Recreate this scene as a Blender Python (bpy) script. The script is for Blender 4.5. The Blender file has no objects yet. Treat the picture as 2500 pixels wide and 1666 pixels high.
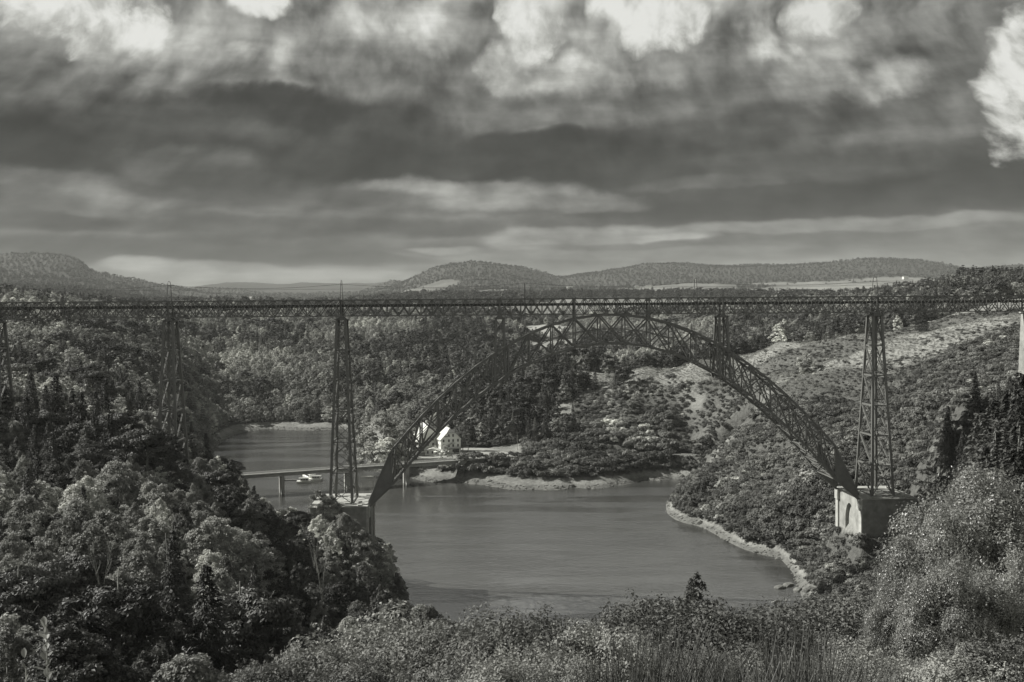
import bpy, bmesh, math, random
import numpy as np
from mathutils import Vector, Matrix
random.seed(7); RNG = np.random.default_rng(7)
R = math.radians
SC = bpy.context.scene
COL = SC.collection
PI = math.pi
# ------------------------------------------------------------------ camera, sky, sun, exposure
F = 2429.0                       # focal length of a 2500 px wide frame
HY = 770.0                       # eye level (row) in the middle of that frame
cam_d = bpy.data.cameras.new('camera'); cam = bpy.data.objects.new('camera', cam_d); COL.objects.link(cam)
cam_d.sensor_width = 36.0; cam_d.lens = 36.0 * F / 2500.0
cam_d.clip_start = 0.1; cam_d.clip_end = 40000
pitch = math.atan((833.0 - HY) / F)
ROLL = 0.0075
cam.matrix_world = Matrix.Rotation(PI / 2 - pitch, 4, 'X') @ Matrix.Rotation(-ROLL, 4, 'Z')
SC.camera = cam
SC.view_settings.view_transform = 'Standard'
SC.view_settings.look = 'None'
SC.view_settings.exposure = 0.6
SC.view_settings.gamma = 1.0
SC.view_settings.use_curve_mapping = False
SC.render.engine = 'CYCLES'
SC.cycles.max_bounces = 5
SC.cycles.diffuse_bounces = 2
SC.cycles.glossy_bounces = 2
SC.cycles.transmission_bounces = 2
SC.cycles.transparent_max_bounces = 4
SC.cycles.volume_bounces = 0
SC.cycles.use_denoising = True
SC.cycles.sample_clamp_indirect = 3.0
SC.render.filter_size = 1.2

SUN = Vector((-0.76, 0.15, 0.62)).normalized()   # towards the sun: left, slightly beyond the bridge
sun_d = bpy.data.lights.new('sun', 'SUN'); sun_o = bpy.data.objects.new('sun', sun_d); COL.objects.link(sun_o)
sun_d.energy = 5.0; sun_d.angle = R(0.6); sun_d.color = (1.0, 0.985, 0.94)
sun_o.rotation_euler = (-SUN).to_track_quat('-Z', 'Y').to_euler()
sun_o.location = (0, 0, 400)

TINT = (1.0, 1.008, 0.94)        # the photograph is toned: a faint olive over neutral grey
def grey(v, k=1.0): return (v * TINT[0] * k, v * TINT[1] * k, v * TINT[2] * k, 1.0)
def lin(g):
    g /= 255.0
    return g / 12.92 if g < 0.04045 else ((g + 0.055) / 1.055) ** 2.4

class NT:
    """small helper for node trees"""
    def __init__(s, tree): s.t = tree; s.n = tree.nodes; s.l = tree.links
    def new(s, kind, **kw):
        n = s.n.new(kind)
        for k, v in kw.items(): setattr(n, k, v)
        return n
    def set(s, sock, v):
        if isinstance(v, bpy.types.NodeSocket): s.l.new(v, sock)
        elif v is not None: sock.default_value = v
    def math(s, op, a, b=None, c=None, clamp=False):
        n = s.new('ShaderNodeMath', operation=op, use_clamp=clamp)
        s.set(n.inputs[0], a)
        if b is not None: s.set(n.inputs[1], b)
        if c is not None: s.set(n.inputs[2], c)
        return n.outputs[0]
    def vmath(s, op, a, b=None, out=0):
        n = s.new('ShaderNodeVectorMath', operation=op)
        s.set(n.inputs[0], a)
        if b is not None: s.set(n.inputs[1], b)
        return n.outputs[out]
    def xyz(s, x, y, z):
        n = s.new('ShaderNodeCombineXYZ')
        for i, v in enumerate((x, y, z)): s.set(n.inputs[i], v)
        return n.outputs[0]
    def sep(s, v):
        n = s.new('ShaderNodeSeparateXYZ'); s.set(n.inputs[0], v); return n.outputs
    def noise(s, vec, scale, detail=4, rough=0.5, dist=0.0, lac=2.0, out=0, dim='3D'):
        n = s.new('ShaderNodeTexNoise', noise_dimensions=dim); s.set(n.inputs['Vector'], vec)
        n.inputs['Scale'].default_value = scale; n.inputs['Detail'].default_value = detail
        n.inputs['Roughness'].default_value = rough; n.inputs['Distortion'].default_value = dist
        n.inputs['Lacunarity'].default_value = lac
        return n.outputs[out]
    def ramp(s, f, stops, interp='LINEAR'):
        n = s.new('ShaderNodeValToRGB'); s.set(n.inputs[0], f)
        cr = n.color_ramp; cr.interpolation = interp
        while len(cr.elements) < len(stops): cr.elements.new(0.5)
        for e, (p, c) in zip(cr.elements, stops):
            e.position = p; e.color = c if isinstance(c, tuple) else (c, c, c, 1)
        return n.outputs[0]
    def mapr(s, v, a, b, c, d, smooth=False):
        n = s.new('ShaderNodeMapRange', interpolation_type='SMOOTHSTEP' if smooth else 'LINEAR')
        for i, x in enumerate((v, a, b, c, d)): s.set(n.inputs[i], x)
        return n.outputs[0]
    def mixf(s, f, a, b):
        n = s.new('ShaderNodeMix', data_type='FLOAT')
        s.set(n.inputs[0], f); s.set(n.inputs[2], a); s.set(n.inputs[3], b); return n.outputs[0]
    def mixc(s, f, a, b, mode='MIX'):
        n = s.new('ShaderNodeMix', data_type='RGBA', blend_type=mode)
        s.set(n.inputs[0], f); s.set(n.inputs[6], a); s.set(n.inputs[7], b); return n.outputs[2]

world = bpy.data.worlds.new('World'); SC.world = world; world.use_nodes = True
W = NT(world.node_tree); W.n.clear()
tc = W.new('ShaderNodeTexCoord').outputs['Generated']
sx, sy, sz = W.sep(tc)
az = W.math('ARCTAN2', sx, sy)
hor = W.math('SQRT', W.math('ADD', W.math('MULTIPLY', sx, sx), W.math('MULTIPLY', sy, sy)))
el = W.math('ARCTAN2', sz, hor)
A = W.math('MULTIPLY', az, F / 100.0)            # hundred-pixel units of angle
E = W.math('MULTIPLY', el, F / 100.0)
V0 = W.xyz(A, E, 0.0)
# features are large overhead and squeezed into flat strata towards the horizon
yy = W.math('ADD', W.math('MULTIPLY', W.math('LOGARITHM', W.math('ADD', W.math('MAXIMUM', E, -0.5), 0.9), math.e), 2.0), W.math('MULTIPLY', E, 0.28))
VS = W.xyz(W.math('MULTIPLY', A, W.mapr(E, 0.0, 6.5, 0.42, 0.62)), yy, 0.0)
w1 = W.noise(VS, 0.55, 4, 0.42, out=1, dim='2D')
w2 = W.noise(W.vmath('ADD', VS, (31.0, 7.0, 3.0)), 2.1, 4, 0.45, out=1, dim='2D')
def centred(c): return W.vmath('SUBTRACT', c, (0.5, 0.5, 0.5))
upness = W.mapr(E, 0.4, 5.0, 0.22, 1.0)
wv = W.vmath('MULTIPLY', centred(w1), W.xyz(W.math('MULTIPLY', upness, 1.5), W.math('MULTIPLY', upness, 1.1), 0.0))
wv2 = W.vmath('MULTIPLY', centred(w2), W.xyz(W.math('MULTIPLY', upness, 0.42), W.math('MULTIPLY', upness, 0.4), 0.0))
V = W.vmath('ADD', W.vmath('ADD', V0, wv), wv2)
ve = W.sep(V)[1]
base = W.ramp(W.mapr(ve, 0.0, 12.0, 0.0, 1.0),
              [(0.0, lin(122)), (0.075, lin(128)), (0.13, lin(108)), (0.19, lin(112)), (0.25, lin(84)), (0.34, lin(76)),
               (0.42, lin(92)), (0.52, lin(118)), (0.60, lin(136)), (0.66, lin(185)), (0.74, lin(225)), (0.88, lin(200)), (1.0, lin(80))])
cur = base
rag0 = W.math('MULTIPLY', W.math('SUBTRACT', W.noise(W.vmath('ADD', VS, (3.0, 9.0, 0)), 1.6, 6, 0.6, dim='2D'), 0.5), W.mapr(E, 0.4, 5.0, 0.5, 2.6))
def sky_blob(px, py, rx, ry, g, op=0.9, soft=1.0):
    """one cloud or gap: centre and half-sizes as angles, brightness g; soft = width of its edge"""
    global cur
    a0 = math.atan((px - 1250) / F); e0 = math.atan((HY - 0.0075 * (px - 1250) - py) / F * math.cos(a0))
    d = W.vmath('MULTIPLY', W.vmath('SUBTRACT', V, (a0 * F / 100, e0 * F / 100, 0)), (100.0 / rx, 100.0 / ry, 0))
    q = W.math('ADD', W.vmath('DOT_PRODUCT', d, d, out=1), rag0)
    w = W.mapr(q, 1.0 - 0.75 * soft, 1.0 + 1.3 * soft, op, 0.0, True)
    cur = W.mixf(w, cur, lin(g))
#            px    py   rx   ry   g    op   soft
BLOBS = [
    (60, 110, 110, 70, 128), (420, 165, 150, 55, 150), (600, 110, 160, 80, 138), (520, 215, 150, 40, 138),
    (820, 60, 70, 60, 118), (930, 90, 120, 80, 150), (1190, 120, 70, 110, 108), (1120, 60, 60, 60, 130),
    (1430, 80, 70, 80, 140), (1350, 180, 120, 45, 165), (1240, 150, 40, 45, 160), (1560, 190, 150, 45, 140),
    (1780, 150, 150, 70, 118), (1900, 90, 90, 50, 155), (2060, 140, 110, 50, 145), (2260, 70, 150, 60, 118),
    (2300, 190, 110, 60, 112), (2180, 300, 160, 50, 112), (1700, 260, 260, 50, 104), (1320, 280, 180, 50, 112),
    (60, 220, 110, 70, 104), (250, 250, 120, 50, 112), (560, 240, 190, 40, 128), (900, 190, 150, 60, 124),
    (1920, 130, 50, 30, 180), (2150, 210, 70, 30, 165), (1085, 80, 44, 60, 150), (985, 75, 50, 20, 160), (620, 160, 80, 22, 155), (1240, 150, 44, 46, 165),
    # dark bases
    (640, 285, 330, 42, 74), (720, 272, 140, 30, 58), (150, 350, 300, 62, 66), (60, 355, 130, 40, 58),
    (900, 345, 330, 42, 76), (640, 335, 90, 22, 92), (1000, 395, 420, 46, 64), (850, 428, 250, 24, 60), (1450, 405, 320, 50, 66),
    (1320, 345, 160, 22, 60), (1850, 310, 170, 34, 90), (1700, 440, 420, 50, 74), (2330, 445, 280, 62, 62), (1950, 505, 520, 34, 68),
    (2050, 390, 240, 36, 92), (1300, 445, 200, 30, 62), (1750, 440, 200, 14, 96), (1950, 225, 80, 30, 120),
    # lighter strata below
    (460, 405, 150, 30, 100), (130, 455, 110, 30, 124), (230, 490, 150, 26, 122), (60, 520, 130, 40, 96),
    (1060, 462, 190, 26, 140), (1230, 482, 240, 28, 138), (1430, 492, 120, 16, 112), (830, 480, 180, 24, 92), (560, 450, 180, 34, 84),
    (150, 548, 120, 20, 80), (520, 528, 260, 10, 112), (640, 560, 260, 26, 90), (1060, 558, 170, 18, 82), (1390, 545, 150, 14, 90),
    (350, 585, 130, 14, 108), (1270, 590, 70, 26, 152), (1500, 575, 160, 22, 142), (1640, 586, 90, 12, 158), (1980, 555, 330, 15, 136),
    (2300, 545, 160, 12, 128), (1750, 600, 360, 10, 108), (2200, 590, 300, 14, 104), (900, 610, 260, 18, 98),
    (380, 612, 380, 26, 84), (760, 640, 260, 14, 82), (340, 646, 70, 13, 158), (480, 664, 150, 16, 150), (760, 676, 300, 10, 140),
    (590, 658, 60, 12, 128), (1090, 612, 80, 8, 136), (1500, 622, 400, 10, 124),
]
for b in BLOBS: sky_blob(*b)
# fine structure of the cloud surface, lit from the upper left
VR = W.vmath('ADD', VS, W.vmath('MULTIPLY', centred(w1), (0.4, 0.4, 0)))
nA = W.noise(VR, 0.95, 7, 0.52, dim='2D')
nB = W.noise(W.vmath('ADD', VR, (-0.16, 0.2, 0.0)), 0.95, 4, 0.55, dim='2D')
def billow(vec):
    n = W.new('ShaderNodeTexVoronoi', voronoi_dimensions='2D', feature='SMOOTH_F1', normalize=True); W.l.new(vec, n.inputs['Vector'])
    n.inputs['Scale'].default_value = 0.85; n.inputs['Detail'].default_value = 2.0; n.inputs['Roughness'].default_value = 0.42; n.inputs['Lacunarity'].default_value = 2.3
    n.inputs['Smoothness'].default_value = 0.5
    return n.outputs['Distance']
VB = W.vmath('ADD', VR, W.vmath('MULTIPLY', centred(w2), (0.22, 0.22, 0)))
bA = billow(VB); bB = billow(W.vmath('ADD', VB, (-0.13, 0.17, 0.0)))
puffs = W.math('SUBTRACT', bB, bA)
nF = W.noise(W.vmath('ADD', VR, W.vmath('MULTIPLY', centred(w2), (0.25, 0.25, 0))), 3.4, 5, 0.55, dim='2D')
relief = W.math('ADD', W.math('ADD', W.math('MULTIPLY', W.math('SUBTRACT', nA, nB), .6), W.math('MULTIPLY', puffs, .85)), W.math('ADD', W.math('MULTIPLY', W.math('SUBTRACT', nA, .5), .35), W.math('MULTIPLY', W.math('SUBTRACT', nF, .5), .2)))
gain = W.mapr(E, 0.5, 6.5, 0.7, 2.5)
cur = W.math('MULTIPLY', cur, W.math('ADD', 1.0, W.math('MULTIPLY', relief, gain)))
strata = W.noise(W.xyz(W.math('MULTIPLY', A, 0.22), W.math('MULTIPLY', E, 1.9), 2.0), 1.0, 4, 0.6, dim='2D')
cur = W.math('MULTIPLY', cur, W.mapr(strata, 0.3, 0.7, 0.88, 1.12))
cur = W.math('MAXIMUM', cur, 0.03)
# gaps of clear bright sky
GAPS = [(180, 30, 170, 74, 1), (320, 80, 120, 44, 1), (640, 12, 60, 30, 1), (1305, 50, 72, 82, 1), (1480, 12, 44, 34, 1),
        (1605, 50, 105, 62, 1), (2020, 28, 66, 50, .9), (2490, 215, 70, 110, 1),
        ]
cover = None
VG = W.vmath('ADD', V0, W.vmath('ADD', W.vmath('MULTIPLY', wv, (0.3, 0.3, 0)), wv2))
ragged = W.mapr(W.math('ADD', W.math('MULTIPLY', nA, .6), W.math('MULTIPLY', nF, .4)), 0.3, 0.7, -1.3, 1.3)
for px, py, rx, ry, op in GAPS:
    a0 = math.atan((px - 1250) / F); e0 = math.atan((HY - 0.0075 * (px - 1250) - py) / F * math.cos(a0))
    d = W.vmath('MULTIPLY', W.vmath('SUBTRACT', VG, (a0 * F / 100, e0 * F / 100, 0)), (100.0 / rx, 100.0 / ry, 0))
    q = W.vmath('DOT_PRODUCT', d, d, out=1)
    q = W.math('ADD', q, ragged)
    w = W.mapr(q, 0.0, 1.9, op, 0.0, True)
    cover = w if cover is None else W.math('MAXIMUM', cover, w)
# beyond the frame, overhead and behind, the same broken cloud goes on with bright gaps
far_gap = W.mapr(W.noise(VS, 0.42, 4, 0.55, dim='2D'), 0.52, 0.60, 0.0, 0.22, True)
far_gap = W.math('MULTIPLY', far_gap, W.mapr(E, 7.2, 9.0, 0.0, 1.0, True))
cover = W.math('MAXIMUM', cover, far_gap)
skyt = W.new('ShaderNodeTexSky', sky_type='NISHITA'); skyt.sun_disc = False
skyt.sun_elevation = math.asin(SUN.z); skyt.sun_rotation = math.atan2(SUN.x, SUN.y); skyt.dust_density = 3.0
bw = W.new('ShaderNodeRGBToBW'); W.l.new(skyt.outputs[0], bw.inputs[0])
clear = W.math('ADD', W.math('MULTIPLY', bw.outputs[0], 0.10), 7.4)
out = W.mixf(cover, W.math('MULTIPLY', W.math('MULTIPLY', W.math('POWER', W.math('MULTIPLY', cur, 1 / lin(100)), 1.36), lin(93)), 10.0 / 1.516), W.math('MULTIPLY', clear, 1 / 1.516))
tint = W.mixc(W.mapr(out, 3.0, 8.0, 0.0, 1.0), (TINT[0], TINT[1], TINT[2], 1), (1, 1, 0.985, 1))
colr = W.vmath('SCALE', tint); W.n[-1].inputs['Scale'].default_value = 1
W.l.new(out, colr.node.inputs['Scale'])
bg = W.new('ShaderNodeBackground'); W.l.new(colr, bg.inputs[0]); bg.inputs[1].default_value = 0.1
wo = W.new('ShaderNodeOutputWorld'); W.l.new(bg.outputs[0], wo.inputs[0])
world.cycles.sampling_method = 'MANUAL'; world.cycles.sample_map_resolution = 1024
# ------------------------------------------------------------------ mesh and object helpers
def tagged(o, label=None, cat=None, group=None, kind=None):
    if label: o['label'] = label
    if cat: o['category'] = cat
    if group: o['group'] = group
    if kind: o['kind'] = kind
    return o
def fast_mesh(name, verts, faces, mat=None, smooth=False, uv=None):
    """verts (n,3); faces (m,3|4) arrays"""
    me = bpy.data.meshes.new(name)
    verts = np.ascontiguousarray(verts, dtype=np.float32); faces = np.ascontiguousarray(faces, dtype=np.int32)
    k = faces.shape[1]
    me.vertices.add(len(verts)); me.vertices.foreach_set('co', verts.ravel())
    me.loops.add(faces.size); me.loops.foreach_set('vertex_index', faces.ravel())
    me.polygons.add(len(faces)); me.polygons.foreach_set('loop_start', np.arange(0, faces.size, k, dtype=np.int32))
    me.polygons.foreach_set('use_smooth', np.full(len(faces), smooth))
    me.update(calc_edges=True)
    if mat: me.materials.append(mat)
    return me
class MB:
    """collects polygons for one mesh"""
    def __init__(s): s.v = []; s.f = []
    def poly(s, pts, faces):
        b = len(s.v); s.v += [tuple(p) for p in pts]; s.f += [tuple(b + i for i in f) for f in faces]; return s
    def box(s, c, d, rz=0.0, taper=1.0):
        cx, cy, cz = c; x, y, z = d[0] / 2, d[1] / 2, d[2] / 2
        ca, sa = math.cos(rz), math.sin(rz); P = []
        for dz, t in ((-z, 1.0), (z, taper)):
            for dx, dy in ((-x, -y), (x, -y), (x, y), (-x, y)):
                P.append((cx + (dx * ca - dy * sa) * t, cy + (dx * sa + dy * ca) * t, cz + dz))
        return s.poly(P, [(3, 2, 1, 0), (4, 5, 6, 7), (0, 1, 5, 4), (1, 2, 6, 5), (2, 3, 7, 6), (3, 0, 4, 7)])
    def beam(s, a, b, w, h=None, up=(0, 0, 1)):
        h = h or w; a = Vector(a); b = Vector(b); d = (b - a).normalized(); u = Vector(up)
        if abs(d.dot(u)) > 0.98: u = Vector((0, 1, 0))
        x = d.cross(u).normalized() * (w / 2); y = x.cross(d).normalized() * (h / 2)
        P = [p + i * x + j * y for p in (a, b) for i, j in ((-1, -1), (1, -1), (1, 1), (-1, 1))]
        return s.poly(P, [(3, 2, 1, 0), (4, 5, 6, 7), (0, 1, 5, 4), (1, 2, 6, 5), (2, 3, 7, 6), (3, 0, 4, 7)])
    def tube(s, pts, rad, n=6):
        base = len(s.v); pts = [Vector(p) for p in pts]
        for i, p in enumerate(pts):
            d = (pts[min(i + 1, len(pts) - 1)] - pts[max(i - 1, 0)]).normalized()
            u = Vector((1, 0, 0)) if abs(d.x) < 0.8 else Vector((0, 1, 0))
            x = d.cross(u).normalized(); y = d.cross(x)
            r = rad[i] if isinstance(rad, (list, tuple)) else rad
            for k in range(n):
                a = 2 * PI * k / n; s.v.append(tuple(p + x * (r * math.cos(a)) + y * (r * math.sin(a))))
        for i in range(len(pts) - 1):
            for k in range(n):
                a = base + i * n + k; b = base + i * n + (k + 1) % n
                s.f.append((a, b, b + n, a + n))
        s.f.append(tuple(base + (len(pts) - 1) * n + k for k in range(n)))
        return s
    def mesh(s, name, mat=None, smooth=False):
        me = bpy.data.meshes.new(name); me.from_pydata(s.v, [], s.f)
        if smooth: me.polygons.foreach_set('use_smooth', [True] * len(me.polygons))
        if mat: me.materials.append(mat)
        return me
    def build(s, name, mat=None, parent=None, loc=None, smooth=False):
        return put(name, s.mesh(name, mat, smooth), parent, loc)
def put(name, me, parent=None, loc=None):
    o = bpy.data.objects.new(name, me); COL.objects.link(o)
    if parent: o.parent = parent
    if loc is not None: o.location = loc
    return o
def empty(name, loc=(0, 0, 0), rz=0.0, parent=None):
    o = bpy.data.objects.new(name, None); COL.objects.link(o); o.location = loc; o.rotation_euler.z = rz
    o.empty_display_size = 0.5
    if parent: o.parent = parent
    return o
_unit = {}
def unit_box(mat):
    if mat.name not in _unit: _unit[mat.name] = MB().box((0, 0, 0), (1, 1, 1)).mesh('beam', mat)
    return _unit[mat.name]
def beam_obj(name, a, b, w, h, mat, parent, up=(0, 0, 1), me=None):
    """one straight member as an object of its own (shares a unit mesh)"""
    a = Vector(a); b = Vector(b); L = (b - a).length; d = (b - a) / L; u = Vector(up)
    if abs(d.dot(u)) > 0.98: u = Vector((0, 1, 0))
    x = d.cross(u).normalized(); y = x.cross(d).normalized()
    m = Matrix(((x.x * w, y.x * h, d.x * L, 0), (x.y * w, y.y * h, d.y * L, 0), (x.z * w, y.z * h, d.z * L, 0), (0, 0, 0, 1)))
    m.translation = (a + b) / 2
    # columns x, y, d form a left-handed set: flip x
    for i in range(3): m[i][0] *= -1
    o = bpy.data.objects.new(name, me or unit_box(mat)); COL.objects.link(o)
    if parent: o.parent = parent
    o.matrix_local = m
    return o

# ------------------------------------------------------------------ materials
def mat_new(name):
    m = bpy.data.materials.new(name); m.use_nodes = True; t = NT(m.node_tree); t.n.clear()
    o = t.new('ShaderNodeOutputMaterial'); return m, t, o
def principled(t, o, col, rough=0.8, spec=0.3, bump=None, bstr=0.3, bdist=0.1, metal=0.0):
    p = t.new('ShaderNodeBsdfPrincipled'); t.set(p.inputs['Base Color'], col)
    t.set(p.inputs['Roughness'], rough); p.inputs['Specular IOR Level'].default_value = spec; p.inputs['Metallic'].default_value = metal
    if bump is not None:
        b = t.new('ShaderNodeBump'); b.inputs['Strength'].default_value = bstr; b.inputs['Distance'].default_value = bdist
        t.l.new(bump, b.inputs['Height']); t.l.new(b.outputs[0], p.inputs['Normal'])
    t.l.new(p.outputs[0], o.inputs[0]); return p
def tone(t, f, lo, hi):
    """grey between two albedos"""
    return t.ramp(f, [(0.0, grey(lo)), (1.0, grey(hi))])
def simple(name, v, rough=0.7, spec=0.3, var=0.25, scale=1.5, bstr=0.0, bdist=0.05, coord='Object'):
    m, t, o = mat_new(name)
    c = t.new('ShaderNodeTexCoord').outputs[coord]
    n = t.noise(c, scale, 5, 0.6)
    principled(t, o, tone(t, t.mapr(n, 0.3, 0.7, 0, 1), v * (1 - var), v * (1 + var)), rough, spec, n if bstr else None, bstr, bdist)
    return m
def leaf_mat(name, v, trans=0.25, var=0.35, gloss=0.25, rough=0.55):
    m, t, o = mat_new(name)
    rnd = t.new('ShaderNodeObjectInfo').outputs['Random']
    pos = t.new('ShaderNodeNewGeometry').outputs['Position']
    n1 = t.noise(pos, 0.55, 3, 0.6); n2 = t.noise(pos, 0.035, 3, 0.5); rp = t.new('ShaderNodeNewGeometry').outputs['Random Per Island']
    f = t.math('ADD', t.math('MULTIPLY', t.math('SUBTRACT', rnd, 0.5), 2.0 * var), 1.0)
    f = t.math('MULTIPLY', f, t.mapr(n1, 0.3, 0.7, 0.75, 1.25))
    f = t.math('MULTIPLY', f, t.mapr(n2, 0.35, 0.65, 0.7, 1.3))
    f = t.math('MULTIPLY', f, t.mapr(rp, 0.0, 1.0, 0.84, 1.16))
    val = t.math('MULTIPLY', f, v)
    c = t.vmath('SCALE', (TINT[0], TINT[1], TINT[2])); c.node.inputs['Scale'].default_value = 1; t.l.new(val, c.node.inputs['Scale'])
    d = t.new('ShaderNodeBsdfPrincipled'); t.l.new(c, d.inputs['Base Color']); d.inputs['Roughness'].default_value = rough
    d.inputs['Specular IOR Level'].default_value = gloss
    tr = t.new('ShaderNodeBsdfTranslucent'); t.l.new(c, tr.inputs[0])
    mx = t.new('ShaderNodeMixShader'); mx.inputs[0].default_value = trans
    t.l.new(d.outputs[0], mx.inputs[1]); t.l.new(tr.outputs[0], mx.inputs[2]); t.l.new(mx.outputs[0], o.inputs[0])
    return m
M = {}
M['leaf_light'] = leaf_mat('pale_foliage', 0.48)
M['leaf_mid'] = leaf_mat('foliage', 0.27)
M['leaf_dark'] = leaf_mat('dark_foliage', 0.10)
M['needle'] = leaf_mat('conifer_needles', 0.07, 0.1)
M['needle_pale'] = leaf_mat('pale_conifer_needles', 0.17, 0.1)
M['leaf_bush'] = leaf_mat('bush_foliage', 0.16)
M['shrub'] = leaf_mat('shrub_foliage', 0.18)
M['glossy'] = leaf_mat('glossy_foliage', 0.2, 0.3, 0.2, 0.6, 0.38)
M['grass'] = leaf_mat('dry_grass', 0.26, 0.2)
M['broom'] = leaf_mat('broom_stem_green', 0.11, 0.05)
M['bark'] = simple('bark', 0.16, 0.9, 0.1, 0.5, 3.0)
M['bark_pale'] = simple('pale_bark', 0.3, 0.8, 0.2, 0.35, 3.0)
M['iron'] = simple('painted_iron', 0.14, 0.45, 0.5, 0.22, 0.35)
M['iron_pale'] = simple('sunbleached_painted_iron', 0.22, 0.45, 0.5, 0.2, 0.35)
M['track'] = simple('track_floor', 0.06, 0.8, 0.2, 0.2, 1)
M['cable'] = simple('cable', 0.05, 0.5, 0.3, 0.1, 1)
M['stone'] = simple('dressed_stone', 0.27, 0.9, 0.1, 0.3, 0.35, 0.4, 0.15)
M['stone_cap'] = simple('pale_stone_coping', 0.36, 0.9, 0.1, 0.2, 0.5)
M['concrete'] = simple('weathered_concrete', 0.34, 0.85, 0.15, 0.25, 0.3)
M['white'] = simple('white_render', 0.7, 0.8, 0.2, 0.06, 0.6)
M['roof'] = simple('slate_roof', 0.24, 0.5, 0.4, 0.2, 1.2)
M['roof_pale'] = simple('pale_sheet_roof', 0.55, 0.45, 0.5, 0.1, 1.2)
M['dark'] = simple('dark_opening', 0.02, 0.3, 0.5, 0.1, 1)
M['timber'] = simple('timber', 0.12, 0.8, 0.2, 0.2, 2)
M['asphalt'] = simple('asphalt', 0.14, 0.9, 0.2, 0.15, 0.4)
M['paving'] = simple('pale_gravel_paving', 0.3, 0.95, 0.1, 0.15, 0.3)
M['boat'] = simple('white_boat_paint', 0.8, 0.3, 0.5, 0.04, 0.5)
M['rock'] = simple('bare_rock', 0.15, 0.95, 0.1, 0.45, 1.4, 0.8, 0.3)
M['tyre'] = simple('rubber', 0.03, 0.8, 0.2, 0.1, 1)
M['sail'] = simple('parasol_canvas', 0.75, 0.9, 0.1, 0.05, 1)

# ------------------------------------------------------------------ terrain
WZ = -92.0
def hz(px): return HY - ROLL * (px - 1250.0)
def at(px, py, Y):
    """world point seen at that pixel of the photograph, Y metres out"""
    return Vector(((px - 1250.0) / F * Y, Y, (hz(px) - py) / F * Y))
DO = 14.0                         # the grid fans out from a point behind the camera
_tab = {
 -800: '20:-8 60:-22 150:-45 300:-45 500:-30 900:0 2000:60',
 0:    '10:-6 30:-15 60:-29 100:-46 150:-58 230:-55 290:-47 400:-42 550:-32 750:-12 1000:14 1200:26 1500:20',
 400:  '10:-6 30:-15 60:-29 100:-47 150:-60 230:-57 322:-51 380:-54 480:-62 600:-62 750:-48 1000:-12 1200:0 1500:12',
 520:  '60:-29 100:-48 150:-62 230:-62 322:-60 400:-78 500:-89 600:-95 700:-92.5 760:-86 850:-78 900:-62 1000:-45 1200:-10 1400:6',
 650:  '100:-49 150:-66 230:-72 322:-73 380:-88 430:-95 600:-97 790:-95 818:-92 832:-88 870:-78 950:-56 1100:-30 1300:-6 1500:8',
 840:  '60:-29 100:-50 150:-70 230:-80 300:-74 330:-73 345:-78 370:-90 400:-95 600:-98 790:-95 812:-91.5 850:-80 900:-70 1000:-52 1200:-24 1500:4',
 1000: '20:-9 60:-29 100:-48 150:-68 200:-73 230:-77 252:-86 270:-94 290:-96 500:-97 548:-94 563:-91.8 590:-84.5 640:-81 700:-84 780:-78 850:-70 1000:-45 1200:-20 1500:4',
 1100: '40:-18 100:-46 150:-62 190:-72 212:-82 235:-94 300:-97 535:-94 549:-91.8 575:-83 640:-80 700:-70 800:-66 1000:-48 1200:-26 1500:2',
 1130: '530:-94 545:-91.8 560:-86.5 575:-82.2',
 1500: '518:-94 533:-91.8 552:-85 572:-80.5',
 1640: '530:-95 553:-91.8 564:-85 575:-80.5',
 1170: '10:-5 20:-9 40:-17 100:-45 150:-64 180:-76 210:-88 240:-95 500:-97 528:-94 540:-91.8 552:-88 570:-82.5 600:-81.5 640:-78 700:-60 760:-52 850:-60 1000:-45 1200:-26 1500:2',
 1300: '30:-13 60:-27 100:-43 150:-66 200:-88 225:-95 480:-97 512:-94 524:-91.8 545:-85 570:-81 610:-79 660:-66 720:-50 780:-45 850:-60 1000:-58 1200:-38 1500:-6',
 1400: '515:-94 528:-91.8 548:-84 572:-80.5 620:-72 680:-55 740:-43 790:-41 850:-52 1000:-50 1250:-29 1500:-4',
 1572: '10:-5 30:-13 60:-27 100:-42 150:-64 220:-90 250:-96 430:-97 500:-98 540:-94 551:-91.8 562:-84 575:-80 600:-75 640:-60 690:-42 720:-38 800:-50 1000:-42 1250:-24 1500:0',
 1700: '100:-42 150:-62 230:-90 280:-96 410:-97 430:-92 452:-84 480:-76 515:-86 545:-93 558:-86 570:-80 600:-70 640:-52 680:-35 700:-32 800:-45 1000:-30 1200:-14 1500:4',
 1900: '10:-5 30:-13 60:-26 100:-40 150:-58 220:-82 280:-94 345:-96 372:-92 400:-80 440:-70 480:-58 520:-50 580:-34 650:-20.5 700:-25 850:-30 1000:-18 1200:-4 1500:14',
 2060: '60:-26 100:-38 150:-55 220:-74 280:-86 320:-83 360:-75 400:-66 450:-52 520:-35 600:-17.5 640:-16 750:-25 1000:-5 1200:8 1500:18',
 2200: '60:-25 100:-36 150:-50 220:-68 290:-75 325:-72 350:-66 370:-58 400:-48 450:-36 520:-21 580:-11.5 640:-12 750:-15 1000:6 1200:22',
 2350: '60:-24 100:-34 150:-46 220:-58 290:-60 320:-50 336:-31 350:-28 375:-27 400:-24 450:-18 520:-6.5 560:-5 700:-5 900:22 1000:26 1200:26 1500:24',
 2500: '10:-5 30:-13 60:-23 100:-32 150:-42 220:-50 290:-42 335:-28 400:-16 470:-6 520:-3 700:5 900:22 1000:26 1500:34',
 3300: '10:-4 60:-18 150:-28 300:-18 500:5 1000:40 1500:60 2000:70',
}
_pts = []
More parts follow.
